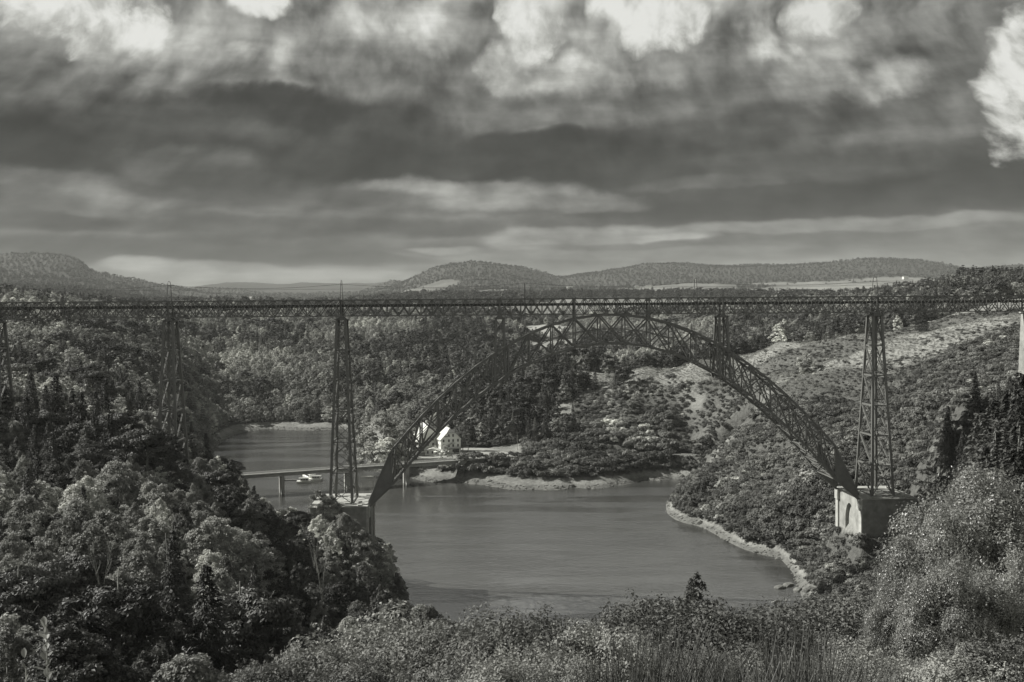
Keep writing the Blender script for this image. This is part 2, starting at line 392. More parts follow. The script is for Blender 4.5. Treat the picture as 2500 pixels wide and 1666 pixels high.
for px, row in _tab.items():
    for it in row.split():
        Y, z = it.split(':'); Y = float(Y); _pts.append(((px - 1250) / F * Y, Y, float(z)))
for px in (-2200, -800, 0, 400, 800, 1250, 1700, 2100, 2500, 3300, 4700):
    for Y, z in ((-9, -1.0), (-3, -1.5), (0, -1.75), (3, -2.3), (5, -2.95)): _pts.append(((px - 1250) / F * (Y + DO), Y, z))
# far country: skyline rows in the photograph, at real distances
_sky = [(-400, 618, 4500), (20, 627, 4500), (120, 627, 4500), (175, 631, 4500), (205, 645, 4500), (226, 664, 4500), (260, 670, 4500), (330, 682, 4600), (420, 696, 5000),
        (520, 690, 6500), (640, 689, 7000), (760, 688, 7000), (880, 690, 7000), (960, 686, 6000), (1010, 681, 5200), (1060, 663, 5000), (1110, 652, 5000),
        (1180, 646, 5000), (1240, 652, 5000), (1300, 662, 5000), (1350, 674, 5200), (1372, 677, 5400), (1400, 668, 5400), (1480, 659, 5400), (1560, 650, 5400), (1680, 645, 5400),
        (1760, 648, 5400), (1850, 644, 5400), (1960, 642, 5400), (2060, 640, 5200), (2120, 634, 5200), (2230, 637, 5200), (2300, 645, 5200), (2360, 654, 5200),
        (2420, 650, 5000), (2500, 648, 5000), (3000, 640, 5000), (3600, 636, 5000)]
for px, py, Y in _sky:
    X = (px - 1250) / F
    def sp(py_, Y_): _pts.append((X * Y_, Y_, (hz(px) - py_) / F * Y_))
    sp(py + 3, Y)
    sp(py + 12, Y * 1.15); sp(py + 30, Y * 1.5)
    sp(py + (hz(px) - py) * 0.30, Y * 0.86)
    sp(py + (hz(px) - py) * 0.62, Y * 0.6)
for px in (-800, -200, 0, 200, 400, 600, 800, 1000, 1200, 1400, 1600, 1800, 2000, 2200, 2400, 2600, 3300):
    X = (px - 1250) / F
    z2 = 24 if px < 1300 else 30
    for Y, z in ((2000, z2), (2000, z2)): _pts.append((X * Y + (Y % 7), Y, z)) if Y == 2000 else None
    for Y, z in ((9000, 170), (12500, 60)): _pts.append((X * Y, Y, z))
_pts = np.array(_pts)
def warp(X, Y):
    D = Y + DO
    return np.stack([X / D * 3.0, np.log(D)], -1)
_q = warp(_pts[:, 0], _pts[:, 1])
_keep = []
_seen = set()
for i, k in enumerate(np.round(_q, 3)):
    if tuple(k) not in _seen: _seen.add(tuple(k)); _keep.append(i)
_pts = _pts[_keep]; _q = _q[_keep]
_c2 = 0.012 ** 2
_K = np.sqrt(((_q[:, None] - _q[None]) ** 2).sum(-1) + _c2)
_n = len(_q)
_Aug = np.zeros((_n + 3, _n + 3)); _Aug[:_n, :_n] = _K - 1e-4 * np.eye(_n); _Aug[:_n, _n] = 1; _Aug[:_n, _n + 1:] = _q; _Aug[_n:, :_n] = _Aug[:_n, _n:].T
_w = np.linalg.solve(_Aug, np.r_[_pts[:, 2], 0, 0, 0])
def _hash(ix, iy, seed):
    h = (ix.astype(np.int64) * 374761393 + iy.astype(np.int64) * 668265263 + seed * 1442695041) & 0x7fffffff
    h = ((h ^ (h >> 13)) * 1274126177) & 0x7fffffff
    return ((h ^ (h >> 16)) & 0xffffff) / float(0xffffff)
def vnoise(x, y, seed=0):
    ix = np.floor(x); iy = np.floor(y); fx = x - ix; fy = y - iy
    fx = fx * fx * (3 - 2 * fx); fy = fy * fy * (3 - 2 * fy)
    a = _hash(ix, iy, seed); b = _hash(ix + 1, iy, seed); c = _hash(ix, iy + 1, seed); d = _hash(ix + 1, iy + 1, seed)
    return (a * (1 - fx) + b * fx) * (1 - fy) + (c * (1 - fx) + d * fx) * fy
def fbm(x, y, scale, octv=4, seed=0):
    s = 0; a = 0.5; f = 1.0 / scale; tot = 0
    for i in range(octv):
        s = s + a * vnoise(x * f + 17.3 * i, y * f - 9.1 * i, seed + i); tot += a; a *= 0.5; f *= 2.03
    return s / tot - 0.5
def sstep(x, a, b):
    t = np.clip((x - a) / (b - a), 0, 1); return t * t * (3 - 2 * t)
# bridge frame: s along the track, t across it (negative = towards the camera)
BX, BD, BT = 32.92, 330.19, R(2.258)
def BP(s, t, z): return Vector((BX + s * math.cos(BT) - t * math.sin(BT), BD + s * math.sin(BT) + t * math.cos(BT), z))
def st(X, Y):
    dx, dy = X - BX, Y - BD
    return dx * math.cos(BT) + dy * math.sin(BT), -dx * math.sin(BT) + dy * math.cos(BT)
ROAD = [(-23.0, 560.0), (-6, 565.5), (12, 569), (40, 573), (75, 574), (105, 571), (124, 566), (136, 556)]
def seg_dist(X, Y, path):
    best = np.full(np.shape(X), 1e9)
    for (x0, y0), (x1, y1) in zip(path[:-1], path[1:]):
        dx, dy = x1 - x0, y1 - y0; t = np.clip(((X - x0) * dx + (Y - y0) * dy) / (dx * dx + dy * dy), 0, 1)
        best = np.minimum(best, np.hypot(X - x0 - t * dx, Y - y0 - t * dy))
    return best
def height(X, Y):
    X = np.atleast_1d(np.asarray(X, float)); Y = np.atleast_1d(np.asarray(Y, float))
    shp = X.shape; x = X.ravel(); y = Y.ravel(); out = np.empty(x.size)
    for i in range(0, x.size, 20000):
        q = warp(x[i:i + 20000], y[i:i + 20000])
        k = np.sqrt(((q[:, None] - _q[None]) ** 2).sum(-1) + _c2)
        out[i:i + 20000] = k @ _w[:_n] + _w[_n] + q @ _w[_n + 1:]
    z = out.reshape(shp)
    bankw = sstep(np.abs(z - WZ), 0.0, 14.0)
    nearw = sstep(Y, 20, 140)
    z = z + fbm(X, Y, 55, 4, 3) * 9.0 * bankw * nearw * np.clip(Y / 600, 0.3, 1) + fbm(X, Y, 9, 3, 5) * 1.4 * (0.25 + bankw) * nearw
    # gullies on the right-hand spur
    sx_, sy_ = X - 0.35 * (Y - 400), Y
    z = z - np.abs(fbm(X * 1.0 + Y * 0.35, Y * 0.25 - X * 0.1, 26, 3, 9)) * 16 * bankw * sstep(X, 60, 110) * sstep(Y, 310, 380) * (1 - sstep(Y, 600, 680))
    z = z + fbm(X, Y, 420, 4, 21) * sstep(Y, 1400, 3500) * 55 + fbm(X, Y, 1700, 3, 33) * sstep(Y, 1600, 2600) * 40 * (1 - sstep(Y, 3600, 4400))
    # level ground for the house and the car park, the road shelf, the viaduct footings
    w = sstep(-np.maximum(np.abs(X + 24) - 32, np.abs(Y - 592) - 26), 0, 10); z = z * (1 - w) + (-82.0) * w
    w = 1 - sstep(seg_dist(X, Y, ROAD), 4.5, 11); z = z * (1 - w) + (-80.9) * w
    s, t = st(X, Y)
    for s0, zz in ((-90.0, -72.0), (90.5, -71.0), (-144.3, -50.6), (-199.8, -44.0)):
        w = 1 - sstep(np.maximum(np.abs(s - s0) - 8, np.abs(t) - 10), 0, 7); z = z * (1 - w) + zz * w
    return z
# polar-like fan: rows in depth, denser where the shores and slopes are
_rows = np.concatenate([np.geomspace(4, 60, 46)[:-1], np.geomspace(60, 300, 90)[:-1], np.geomspace(300, 900, 330)[:-1], np.geomspace(900, 2200, 90)[:-1],
                        np.geomspace(2200, 8000, 170)[:-1], np.geomspace(8000, 15000, 14)])
_af = np.linspace(-0.60, 0.60, 520)
_side = np.array([0.64, 0.7, 0.8, 0.95, 1.2, 1.6, 2.4, 4.5])
_as = np.concatenate([-_side[::-1], _af, _side])
GA, GD = np.meshgrid(_as, _rows)
GX = GA * GD; GY = GD - DO
GZ = height(GX, GY)
PXC = 1250 + F * GX / np.maximum(GY, 0.5)
def pxof(X, Y): return 1250 + F * X / np.maximum(Y, 0.5)
def fields(X, Y):
    """0..1 where open farmland shows between the woods, far out"""
    px = pxof(X, Y)
    n = fbm(X, Y, 520, 3, 41) + 0.35 * fbm(X, Y, 1500, 2, 43)
    f = (n > -0.05) * (Y > 1500) * (Y < 4300) * 1.0
    f = f * (~(px < 560))
    return f
def pale_field(X, Y):
    px = pxof(X, Y)
    a = ((px - 1335) / 66) ** 2 + ((Y - 1330) / 75) ** 2 + fbm(X, Y, 45, 3, 77) * 1.4 < 1
    b = (np.abs(px - 2140) < 85) & (Y > 1750) & (Y < 2500)
    c = (np.abs(px - 2000) < 260) & (np.abs(Y - 3300 - (px - 2000) * 1.4) < 70)
    d = (np.abs(px - 1600) < 160) & (np.abs(Y - 3700 + (px - 1600) * 0.9) < 50)
    return (a | b) * 1.0 + (c | d) * 0.2
def woods(X, Y, Z):
    """probability of a tree"""
    px = pxof(X, Y); s, t = st(X, Y)
    w = np.zeros(np.shape(X))
    w = np.where((px < 1150) & (Y > 104), 1.0, w)
    w = np.where((px >= 1135) & (Y > 598) & (Y < 760) & (px < 1425 - (Y - 600) * 0.25 + fbm(X, Y, 30, 2, 8) * 160), 0.95, w)
    w = np.where((px >= 1135) & (Y >= 760), 1.0, w)
    w = np.where((px > 2230) & (Y > 120) & (Y < 330), 0.5, w)
    w = np.where((Y < 235) & (px > 1150), 0.0, w)
    w = np.where((px > 1480) & (Y > 560) & (Y < 750), 0.05 * (fbm(X, Y, 40, 2, 12) > 0.1), w)
    w = np.where(Y > 1500, np.where(fields(X, Y) > 0, 0.02, 1.0), w)
    w = np.where(pale_field(X, Y) > 0, 0.0, w)
    px13 = (np.abs(px - 1335) < 70) & (Y > 1130) & (Y <= 1240)
    w = np.where(px13, 0.0, w)
    w = np.where(Z < np.where((px > 1560) & (Y < 490), -89.8, -88.0), 0.0, w)
    w = np.where((np.abs(X + 24) < 33) & (np.abs(Y - 592) < 27), 0.0, w)
    w = np.where(seg_dist(X, Y, ROAD) < 7, 0.0, w)
    for s0 in (-90.0, 90.5): w = np.where((np.abs(s - s0) < 11.5) & (np.abs(t) < 14), 0.0, w)
    w = np.where((s > -102) & (s < -72) & (t < 0) & (t > -34), w * 0.9, w)
    return w
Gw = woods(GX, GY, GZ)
Gpf = pale_field(GX, GY); Gfi = fields(GX, GY)
nr, nc = GX.shape
idx = np.arange(nr * nc).reshape(nr, nc)
faces = np.stack([idx[:-1, :-1], idx[:-1, 1:], idx[1:, 1:], idx[1:, :-1]], -1).reshape(-1, 4)
m, t, o = mat_new('hillside_ground')
pos = t.new('ShaderNodeNewGeometry').outputs['Position']
att = t.new('ShaderNodeAttribute', attribute_name='cover')
cs = t.new('ShaderNodeSeparateColor'); t.l.new(att.outputs['Color'], cs.inputs[0])
n1 = t.noise(pos, 0.06, 6, 0.62); n2 = t.noise(pos, 0.5, 6, 0.7); n3 = t.noise(pos, 2.2, 4, 0.7); n4 = t.noise(pos, 0.004, 4, 0.55)
g = tone(t, t.mapr(t.math('ADD', t.math('MULTIPLY', n1, 0.45), t.math('MULTIPLY', n2, 0.55)), 0.36, 0.64, 0, 1), 0.12, 0.30)
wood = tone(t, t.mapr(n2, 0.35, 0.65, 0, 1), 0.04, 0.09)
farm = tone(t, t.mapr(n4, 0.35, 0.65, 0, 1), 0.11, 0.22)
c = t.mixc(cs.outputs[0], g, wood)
c = t.mixc(cs.outputs[2], c, farm)
c = t.mixc(cs.outputs[1], c, grey(0.32))
zz = t.sep(pos)[2]
bank = t.mapr(t.math('ADD', zz, t.math('MULTIPLY', t.math('SUBTRACT', n1, 0.5), 3.0)), -91.2, -90.0, 1.0, 0.0, True)
rockc = tone(t, t.mapr(t.math('ADD', t.math('MULTIPLY', n2, 0.5), t.math('MULTIPLY', n3, 0.5)), 0.36, 0.64, 0, 1), 0.07, 0.21)
c = t.mixc(bank, c, rockc)
hh = t.math('ADD', t.math('MULTIPLY', n2, 0.7), t.math('MULTIPLY', n3, 0.3))
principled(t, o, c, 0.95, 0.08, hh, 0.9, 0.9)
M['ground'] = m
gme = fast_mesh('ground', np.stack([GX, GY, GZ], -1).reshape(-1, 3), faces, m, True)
ca = gme.attributes.new('cover', 'FLOAT_COLOR', 'POINT')
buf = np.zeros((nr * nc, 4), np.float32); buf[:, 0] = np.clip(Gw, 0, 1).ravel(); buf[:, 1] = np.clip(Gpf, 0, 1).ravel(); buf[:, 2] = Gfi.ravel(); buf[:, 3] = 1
ca.data.foreach_set('color', buf.ravel())
tagged(put('ground', gme), kind='structure')
# water
m, t, o = mat_new('reservoir_water')
pos = t.new('ShaderNodeNewGeometry').outputs['Position']
rip = t.noise(t.vmath('MULTIPLY', pos, (0.55, 1.0, 1.0)), 0.55, 5, 0.65, dist=0.6)
calm = t.noise(t.vmath('MULTIPLY', pos, (0.010, 0.045, 1.0)), 1.0, 3, 0.5, dist=0.8)
cm = t.mapr(calm, 0.42, 0.62, 0.25, 1.0, True)
b = t.new('ShaderNodeBump'); b.inputs['Distance'].default_value = 0.5; t.l.new(t.math('MULTIPLY', cm, 0.55), b.inputs['Strength']); t.l.new(rip, b.inputs['Height'])
p = t.new('ShaderNodeBsdfPrincipled'); p.inputs['Base Color'].default_value = grey(0.05)
p.inputs['Roughness'].default_value = 0.1; p.inputs['IOR'].default_value = 1.5; p.inputs['Specular IOR Level'].default_value = 0.7
t.l.new(b.outputs[0], p.inputs['Normal']); t.l.new(p.outputs[0], o.inputs[0])
M['water'] = m
wx = np.linspace(-330, 330, 34); wy = np.linspace(190, 860, 34); WX, WY = np.meshgrid(wx, wy)
wi = np.arange(WX.size).reshape(WX.shape)
wf = np.stack([wi[:-1, :-1], wi[:-1, 1:], wi[1:, 1:], wi[1:, :-1]], -1).reshape(-1, 4)
tagged(put('lake_water', fast_mesh('lake_water', np.stack([WX, WY, np.full(WX.shape, WZ)], -1).reshape(-1, 3), wf, m, True)), kind='structure')
# road ribbon on its shelf, 5 cm above the levelled earth
def ribbon(name, path, width, z, mat):
    mb = MB(); L = []
    for i, (x, y) in enumerate(path):
        a = path[max(i - 1, 0)]; b = path[min(i + 1, len(path) - 1)]
        d = Vector((b[0] - a[0], b[1] - a[1], 0)).normalized(); n_ = Vector((-d.y, d.x, 0)) * width / 2
        L.append((Vector((x, y, z)) + n_, Vector((x, y, z)) - n_))
    for (a, b), (c_, d_) in zip(L[:-1], L[1:]):
        dn = Vector((0, 0, -0.6))
        mb.poly([b, a, c_, d_, b + dn, a + dn, c_ + dn, d_ + dn], [(0, 3, 2, 1), (0, 4, 7, 3), (2, 6, 5, 1)])
    return mb.build(name, mat)
# ------------------------------------------------------------------ the railway viaduct
IR, IP = M['iron'], M['iron_pale']
via = empty('railway_viaduct', (0, 0, 0))
tagged(via, 'long iron railway viaduct on one great lattice arch, crossing the reservoir', 'viaduct')
ZT, ZB, ZF = 5.30, 0.14, 3.55            # top and bottom of the deck girders, track floor
PED = -60.8
def joined(name, beams, mat, parent, kind=None):
    mb = MB()
    for b in beams: mb.beam(*b)
    o = mb.build(name, mat, parent)
    if kind: o['kind'] = kind
    return o
# deck: floor is the mesh of the part, members are its children
S0, S1 = -255.3, 177.6
nodes = [-255.3 + 3.7 * i for i in range(15 + 15)] + [-144.3 + 3.7 * i for i in range(15)]
nodes = [-144.3 - 3.7 * i for i in range(30, 0, -1)] + [-144.3 + 3.7 * i for i in range(15)] + [-88.8 + 3.7 * i for i in range(14)]
nodes += [-37.0 + 24.66 / 7 * i for i in range(21)] + [36.98 + 3.7 * i for i in range(39)]
mb = MB()
for z, tt, w, h in ((ZF, 0.0, 4.4, 0.30),):
    mb.beam(BP(nodes[0], 0, z), BP(nodes[-1], 0, z), w, h)
for tt in (-1.9, 1.9): mb.beam(BP(nodes[0], tt, ZF - 0.4), BP(nodes[-1], tt, ZF - 0.3), 0.25, 0.3)
for tt in (-0.72, 0.72): mb.beam(BP(nodes[0], tt, ZF + 0.24), BP(nodes[-1], tt, ZF + 0.24), 0.08, 0.16)
deck = mb.build('deck_girder', M['track'], via)
TN = 2.5
for tt in (-TN, TN):
    for z, w, h in ((ZT, 0.55, 0.34), (ZB, 0.55, 0.34)):
        beam_obj('chord', BP(nodes[0], tt, z), BP(nodes[-1], tt, z), w, h, IR, deck)
for tt in (-2.35, 2.35):
    beam_obj('chord', BP(nodes[0], tt, 1.3), BP(nodes[-1], tt, 1.3), 0.08, 0.10, IR, deck)
far_members = []
for i, s in enumerate(nodes):
    pier = min(abs(s - q) for q in (-199.8, -144.3, -88.8, -37.0, -12.34, 12.32, 36.98, 88.78, 140.58)) < 0.6
    w = 0.55 if pier else 0.2
    beam_obj('post', BP(s, -TN, ZB), BP(s, -TN, ZT), w, w * 0.8, IR, deck)
    far_members.append((BP(s, TN, ZB), BP(s, TN, ZT), w, w * .8))
    far_members.append((BP(s, -TN, ZF - 0.7), BP(s, TN, ZF - 0.5), 0.14, 0.2))
    far_members.append((BP(s, -TN, ZB), BP(s, TN, ZB), 0.16, 0.2))
    if i + 1 < len(nodes):
        e = nodes[i + 1]
        beam_obj('diagonal', BP(s, -TN - 0.06, ZB), BP(e, -TN - 0.06, ZT), 0.13, 0.26, IR, deck)
        beam_obj('diagonal', BP(s, -TN + 0.10, ZT), BP(e, -TN + 0.10, ZB), 0.13, 0.26, IR, deck)
        far_members.append((BP(s, TN, ZB), BP(e, TN, ZT), 0.13, 0.26))
        far_members.append((BP(s, TN + 0.14, ZT), BP(e, TN + 0.14, ZB), 0.13, 0.26))
        far_members.append((BP(s, -TN, ZB + .05), BP(e, TN, ZB + .05), 0.12, 0.1))
joined('far_truss', far_members, IR, deck, 'stuff')
# the arch: two leaning ribs 6.3 m apart at the crown and 20 m at the springing
SP = 79.6
def ztop(s): return -0.0083 * s * s
def zbot(s): return -9.4 - 0.0086 * s * s
def tw(z): return 3.1 + 6.7 * min(1.0, max(0.0, -z / 61.0))
half = [4.1, 12.33, 19.9, 27.4, 34.3, 39.6, 45.2, 51.6, 57.6, 63.2, 68.0, 72.4]
ns = sorted([-h for h in half] + half)
arch = MB()
for sg in (-1, 1):                      # solid web plates towards each springing
    for e in (-1, 1):
        a, b = 72.4 * e, SP * e
        q = [(a, ztop(a)), (a, zbot(a)), (b, -61.0), (b, -59.2)]
        P = []
        for off in (-0.09, 0.09):
            for s, z in q: P.append(BP(s, sg * tw(z) + off, z))
        arch.poly(P, [(0, 1, 2, 3), (7, 6, 5, 4), (0, 4, 5, 1), (1, 5, 6, 2), (2, 6, 7, 3), (3, 7, 4, 0)])
arch = arch.build('arch', IR, via)
def AT(s, sg): z = ztop(s); return BP(s, sg * tw(z), z)
def AB(s, sg): z = zbot(s); return BP(s, sg * tw(z), z)
allS = [-SP] + ns + [SP]
for sg in (-1, 1):
    for a, b in zip(allS[:-1], allS[1:]):
        ta = AT(a, sg) if abs(a) < SP else BP(a, sg * tw(-60), -59.5)
        tb = AT(b, sg) if abs(b) < SP else BP(b, sg * tw(-60), -59.5)
        ba = AB(a, sg) if abs(a) < SP else BP(a, sg * tw(-61), -61.0)
        bb = AB(b, sg) if abs(b) < SP else BP(b, sg * tw(-61), -61.0)
        beam_obj('chord', ta, tb, 0.6, 0.72, IR, arch); beam_obj('chord', ba, bb, 0.6, 0.72, IR, arch)
        if abs(a) < SP and abs(b) < SP:
            beam_obj('diagonal', AT(a, sg), AB(b, sg), 0.34, 0.46, IR, arch)
            beam_obj('diagonal', AB(a, sg) + Vector((0, 0.1, 0)), AT(b, sg) + Vector((0, 0.1, 0)), 0.3, 0.4, IR, arch)
            ma = (AT(a, sg) + AB(a, sg)) / 2; mb_ = (AT(b, sg) + AB(b, sg)) / 2
            beam_obj('tie', ma, mb_, 0.14, 0.22, IR, arch)
    for s in ns: beam_obj('post', AT(s, sg), AB(s, sg), 0.4, 0.5, IR, arch)
for s in ns:
    beam_obj('cross_beam', AT(s, -1), AT(s, 1), 0.35, 0.45, IR, arch)
    beam_obj('cross_beam', AB(s, -1), AB(s, 1), 0.35, 0.45, IR, arch)
    if abs(s) > 50:
        beam_obj('sway_brace', AT(s, -1), AB(s, 1), 0.16, 0.2, IR, arch); beam_obj('sway_brace', AT(s, 1), AB(s, -1), 0.16, 0.2, IR, arch)
for a, b in zip(ns[:-1], ns[1:]):
    for fn in (AT, AB):
        beam_obj('lateral_brace', fn(a, -1), fn(b, 1), 0.24, 0.3, IR, arch)
        beam_obj('lateral_brace', fn(a, 1), fn(b, -1), 0.24, 0.3, IR, arch)
for e in (-1, 1):                       # lattice lacing on the wide bottom boxes near the springings
    for k in range(3):
        s = e * (66.0 + k * 2.1); s2 = e * (66.0 + (k + 1) * 2.1)
        for zf in (zbot, ztop):
            za, zb_ = zf(s), zf(s2)
            beam_obj('lateral_brace', BP(s, -tw(za), za), BP(s2, tw(zb_), zb_), 0.2, 0.25, IR, arch)
            beam_obj('lateral_brace', BP(s, tw(za), za), BP(s2, -tw(zb_), zb_), 0.2, 0.25, IR, arch)
# piers
def pier(s0, zb, n, hs0, ht0, hs1, ht1, leg=0.78, kind='lattice_pier', dens=2, zt=-0.75, pale=False):
    cap = MB()
    cap.beam(BP(s0 - hs0 - 0.75, 0, zt - 0.15), BP(s0 + hs0 + 0.75, 0, zt - 0.15), ht0 * 2 + 1.6, 0.35)
    for tt in (-TN, TN):
        P = [BP(s0 - 1.3, tt - 0.3, zt + 0.02), BP(s0 + 1.3, tt - 0.3, zt + 0.02), BP(s0 + 1.3, tt + 0.3, zt + 0.02), BP(s0 - 1.3, tt + 0.3, zt + 0.02),
             BP(s0 - .35, tt - 0.3, ZB - 0.18), BP(s0 + .35, tt - 0.3, ZB - 0.18), BP(s0 + .35, tt + 0.3, ZB - 0.18), BP(s0 - .35, tt + 0.3, ZB - 0.18)]
        cap.poly(P, [(3, 2, 1, 0), (4, 5, 6, 7), (0, 1, 5, 4), (1, 2, 6, 5), (2, 3, 7, 6), (3, 0, 4, 7)])
    p = cap.build(kind, IR, via)
    z0 = zt - 0.34
    def cor(u, a, b):
        z = z0 + (zb - z0) * u
        return BP(s0 + a * (hs0 + (hs1 - hs0) * u), b * (ht0 + (ht1 - ht0) * u), z)
    for a in (-1, 1):
        for b in (-1, 1):
            beam_obj('leg', cor(0, a, b), cor(1, a, b), leg, leg, IR, p, up=(0, 1, 0))
            if zb > -60: pass
    for k in range(n + 1):
        u = k / n
        for b in (-1, 1): beam_obj('strut', cor(u, -1, b), cor(u, 1, b), 0.3, 0.34, IR, p)
        for a in (-1, 1): beam_obj('strut', cor(u, a, -1), cor(u, a, 1), 0.34, 0.5, IR, p)
        if k < n:
            v = (k + 1) / n
            for a in (-1, 1):
                beam_obj('transverse_brace', cor(u, a, 1), cor(v, a, -1), 0.42, 0.42, IR, p)
                beam_obj('transverse_brace', cor(u, a, -1), cor(v, a, 1), 0.16, 0.16, IR, p)
            for b in (-1, 1):
                for j in range(dens):
                    u0 = u + (v - u) * j / dens; u1 = u + (v - u) * (j + 1) / dens
                    beam_obj('brace', cor(u0, -1, b), cor(u1, 1, b), 0.17, 0.17, IR, p)
                    beam_obj('brace', cor(u0, 1, b), cor(u1, -1, b), 0.17, 0.17, IR, p)
    return p
pier(-88.76, PED + 0.3, 6, 1.35, 2.4, 3.55, 7.0)
pier(88.76, PED + 0.3, 6, 1.35, 2.4, 3.55, 7.0, dens=1)
pier(-144.3, -49.6, 5, 1.35, 2.4, 3.1, 6.2)
pier(-199.8, -43.0, 5, 1.35, 2.4, 3.0, 5.8)
for e in (-1, 1):                       # piers that stand inside the arch, down to its lower chord
    s0 = e * 36.96
    pier(s0, zbot(s0) - 0.2, 2, 1.3, 2.4, 1.75, tw(zbot(s0)) - 0.2, leg=0.72, kind='arch_pier', dens=2)
for s0 in (-12.33, 12.33):
    mb = MB()
    for tt in (-TN, TN): mb.box(BP(s0, tt, (ZB + ztop(s0)) / 2 - 0.1), (0.7, 0.6, ZB - ztop(s0) - 0.2), BT)
    mb.build('bearing', IR, via)
# stone pedestals with a blind arch facing the water
def pedestal(e):
    s0, s1 = (80.3, 98.0) if e > 0 else (-98.0, -80.3)
    h0, h1 = -96.0, PED
    sf = s0 if e > 0 else s1             # face under the arch
    T = 11.6
    p = MB()
    sb = s1 if e > 0 else s0
    # main block behind the recess
    rec = 1.1 * e
    a, b = sorted((sf + rec, sb))
    p.box(BP((a + b) / 2, 0, (h0 + h1) / 2), (b - a, 2 * T, h1 - h0), BT)
    root = p.build('stone_pedestal', M['stone'], via)
    # facing with an arched opening: side walls and spandrel as one plate
    f = MB(); n = 14; r = 3.6; spring = -70.0; rise = 6.0
    outer = []; inner = []
    for sgn in (-1, 1):
        q = MB()
        c0 = (T + r) / 2
        q.box(BP(sf + rec / 2, sgn * c0, (h0 + h1) / 2), (abs(rec), T - r, h1 - h0), BT)
        q.build('side_wall', M['stone'], root)
    P = []; Fc = []
    for i in range(n + 1):
        ang = PI * i / n; tt = -r * math.cos(ang); z = spring + rise * math.sin(ang)
        for dz in (sf, sf + rec): P += [BP(dz, tt, z), BP(dz, tt, h1)]
    for i in range(n):
        b0 = i * 4; b1 = b0 + 4
        Fc += [(b0, b1, b1 + 1, b0 + 1), (b0 + 2, b0 + 3, b1 + 3, b1 + 2), (b0, b0 + 2, b1 + 2, b1), (b0 + 1, b1 + 1, b1 + 3, b0 + 3)]
    f.poly(P, Fc); f.build('arch_spandrel', M['stone'], root)
    cp = MB(); cp.box(BP((s0 + s1) / 2, 0, h1 + 0.14), (s1 - s0 + 0.9, 2 * T + 0.9, 0.28), BT); cp.build('coping', M['stone_cap'], root)
    for sgn in (-1, 1):                  # hinge blocks under the ribs and corner pilasters
        q = MB(); q.box(BP(sf - 0.1 * e, sgn * tw(-61), -62.6), (1.8, 2.6, 3.4), BT); q.build('hinge_block', M['stone_cap'], root)
        q = MB(); q.box(BP(sf - 0.25 * e, sgn * (T - 1.2), (h0 + h1) / 2), (0.5, 2.2, h1 - h0 - 0.6), BT); q.build('pilaster', M['stone_cap'], root)
    r2 = random.Random(5)
    for j in range(9):                   # loose rubble and plates lying on top
        q = MB(); q.box(BP(r2.uniform(s0 + 1, s1 - 1), r2.uniform(-10.6, 10.6), h1 + 0.43), (r2.uniform(.6, 2.2), r2.uniform(.5, 1.4), 0.3), r2.random() * 3)
        q.build('paving_slab', M['stone_cap'], root)
    # railing along the top edge
    return root
pedestal(1); pedestal(-1)
for s0, zt_ in ((-144.3, -49.6), (-199.8, -43.0)):
    mb = MB(); mb.box(BP(s0, 0, zt_ - 2.6), (9.5, 15.5, 5.2), BT, 0.93); q = mb.build('stone_footing', M['stone'], via)
mb = MB(); mb.box(BP(144.0, 0, -17.5), (7.6, 9.0, 34.0), BT, 0.80)
q = mb.build('masonry_pier', M['stone'], via)
mb = MB(); mb.box(BP(144.0, 0, -0.32), (7.0, 8.2, 0.36), BT); mb.build('coping', M['stone_cap'], q)
for k in range(20):                      # courses stand a little proud
    z = -34.0 + 1.65 * k; u = (z + 34.5) / 34.0; w = 1 - 0.2 * u
    mb = MB(); mb.box(BP(144.0, 0, z), (7.6 * w + 0.10, 9.0 * w + 0.10, 1.5), BT); mb.build('stone_course', M['stone'], q)

# catenary masts on the deck, each straddling the track, and the wires
mast_s = (-144.6, -88.8, -28.6, 28.3, 88.9)
descr = ('leftmost overhead line mast, above the left slender pier', 'overhead line mast above the tall pier beside the left arch foot',
         'overhead line mast left of the arch crown', 'overhead line mast right of the arch crown', 'rightmost overhead line mast, above the pier on the right pedestal')
def make_mast():
    r = empty('catenary_mast')
    for sg in (-1, 1):
        q = MB(); q.tube([(0, sg * 2.82, ZB + 0.6), (0, sg * 2.82, ZT), (0, sg * 1.45, 11.2), (0, sg * 1.0, 11.75)], [0.10, 0.10, 0.08, 0.07]); q.build('leg', M['cable'], r)
    q = MB(); q.tube([(0, -1.0, 11.75), (0, 1.0, 11.75)], 0.1); q.build('crossbar', M['cable'], r)
    q = MB(); q.tube([(0, -1.55, 10.4), (0, 1.55, 10.4)], 0.07); q.build('crossbar', M['cable'], r)
    q = MB(); q.tube([(0, 0, 11.75), (0, 0, 10.6)], 0.07); q.build('insulator', M['white'], r)
    return r
m0 = make_mast()
def copy_tree(o, parent=None):
    c = o.copy(); COL.objects.link(c); c.parent = parent
    for ch in list(o.children): copy_tree(ch, c)
    return c
for i, (s, l) in enumerate(zip(mast_s, descr)):
    o = m0 if i == 0 else copy_tree(m0)
    o.location = BP(s, 0, 0); o.rotation_euler.z = BT
    tagged(o, l, 'mast', 'overhead line masts on the viaduct')
def wire_pts(ss, zs, sag, n=10):
    P = []
    for (a, b) in zip(ss[:-1], ss[1:]):
        for k in range(n):
            u = k / n; P.append(BP(a + (b - a) * u, 0, zs - sag * 4 * u * (1 - u)))
    P.append(BP(ss[-1], 0, zs)); return P
ws = (-199.8,) + mast_s + (140.6, 178.0)
tagged(MB().tube(wire_pts(ws, 10.6, 1.3), 0.045, 4).build('catenary_wire', M['cable']), 'thin upper wire sagging between the masts over the railway deck', 'wire')
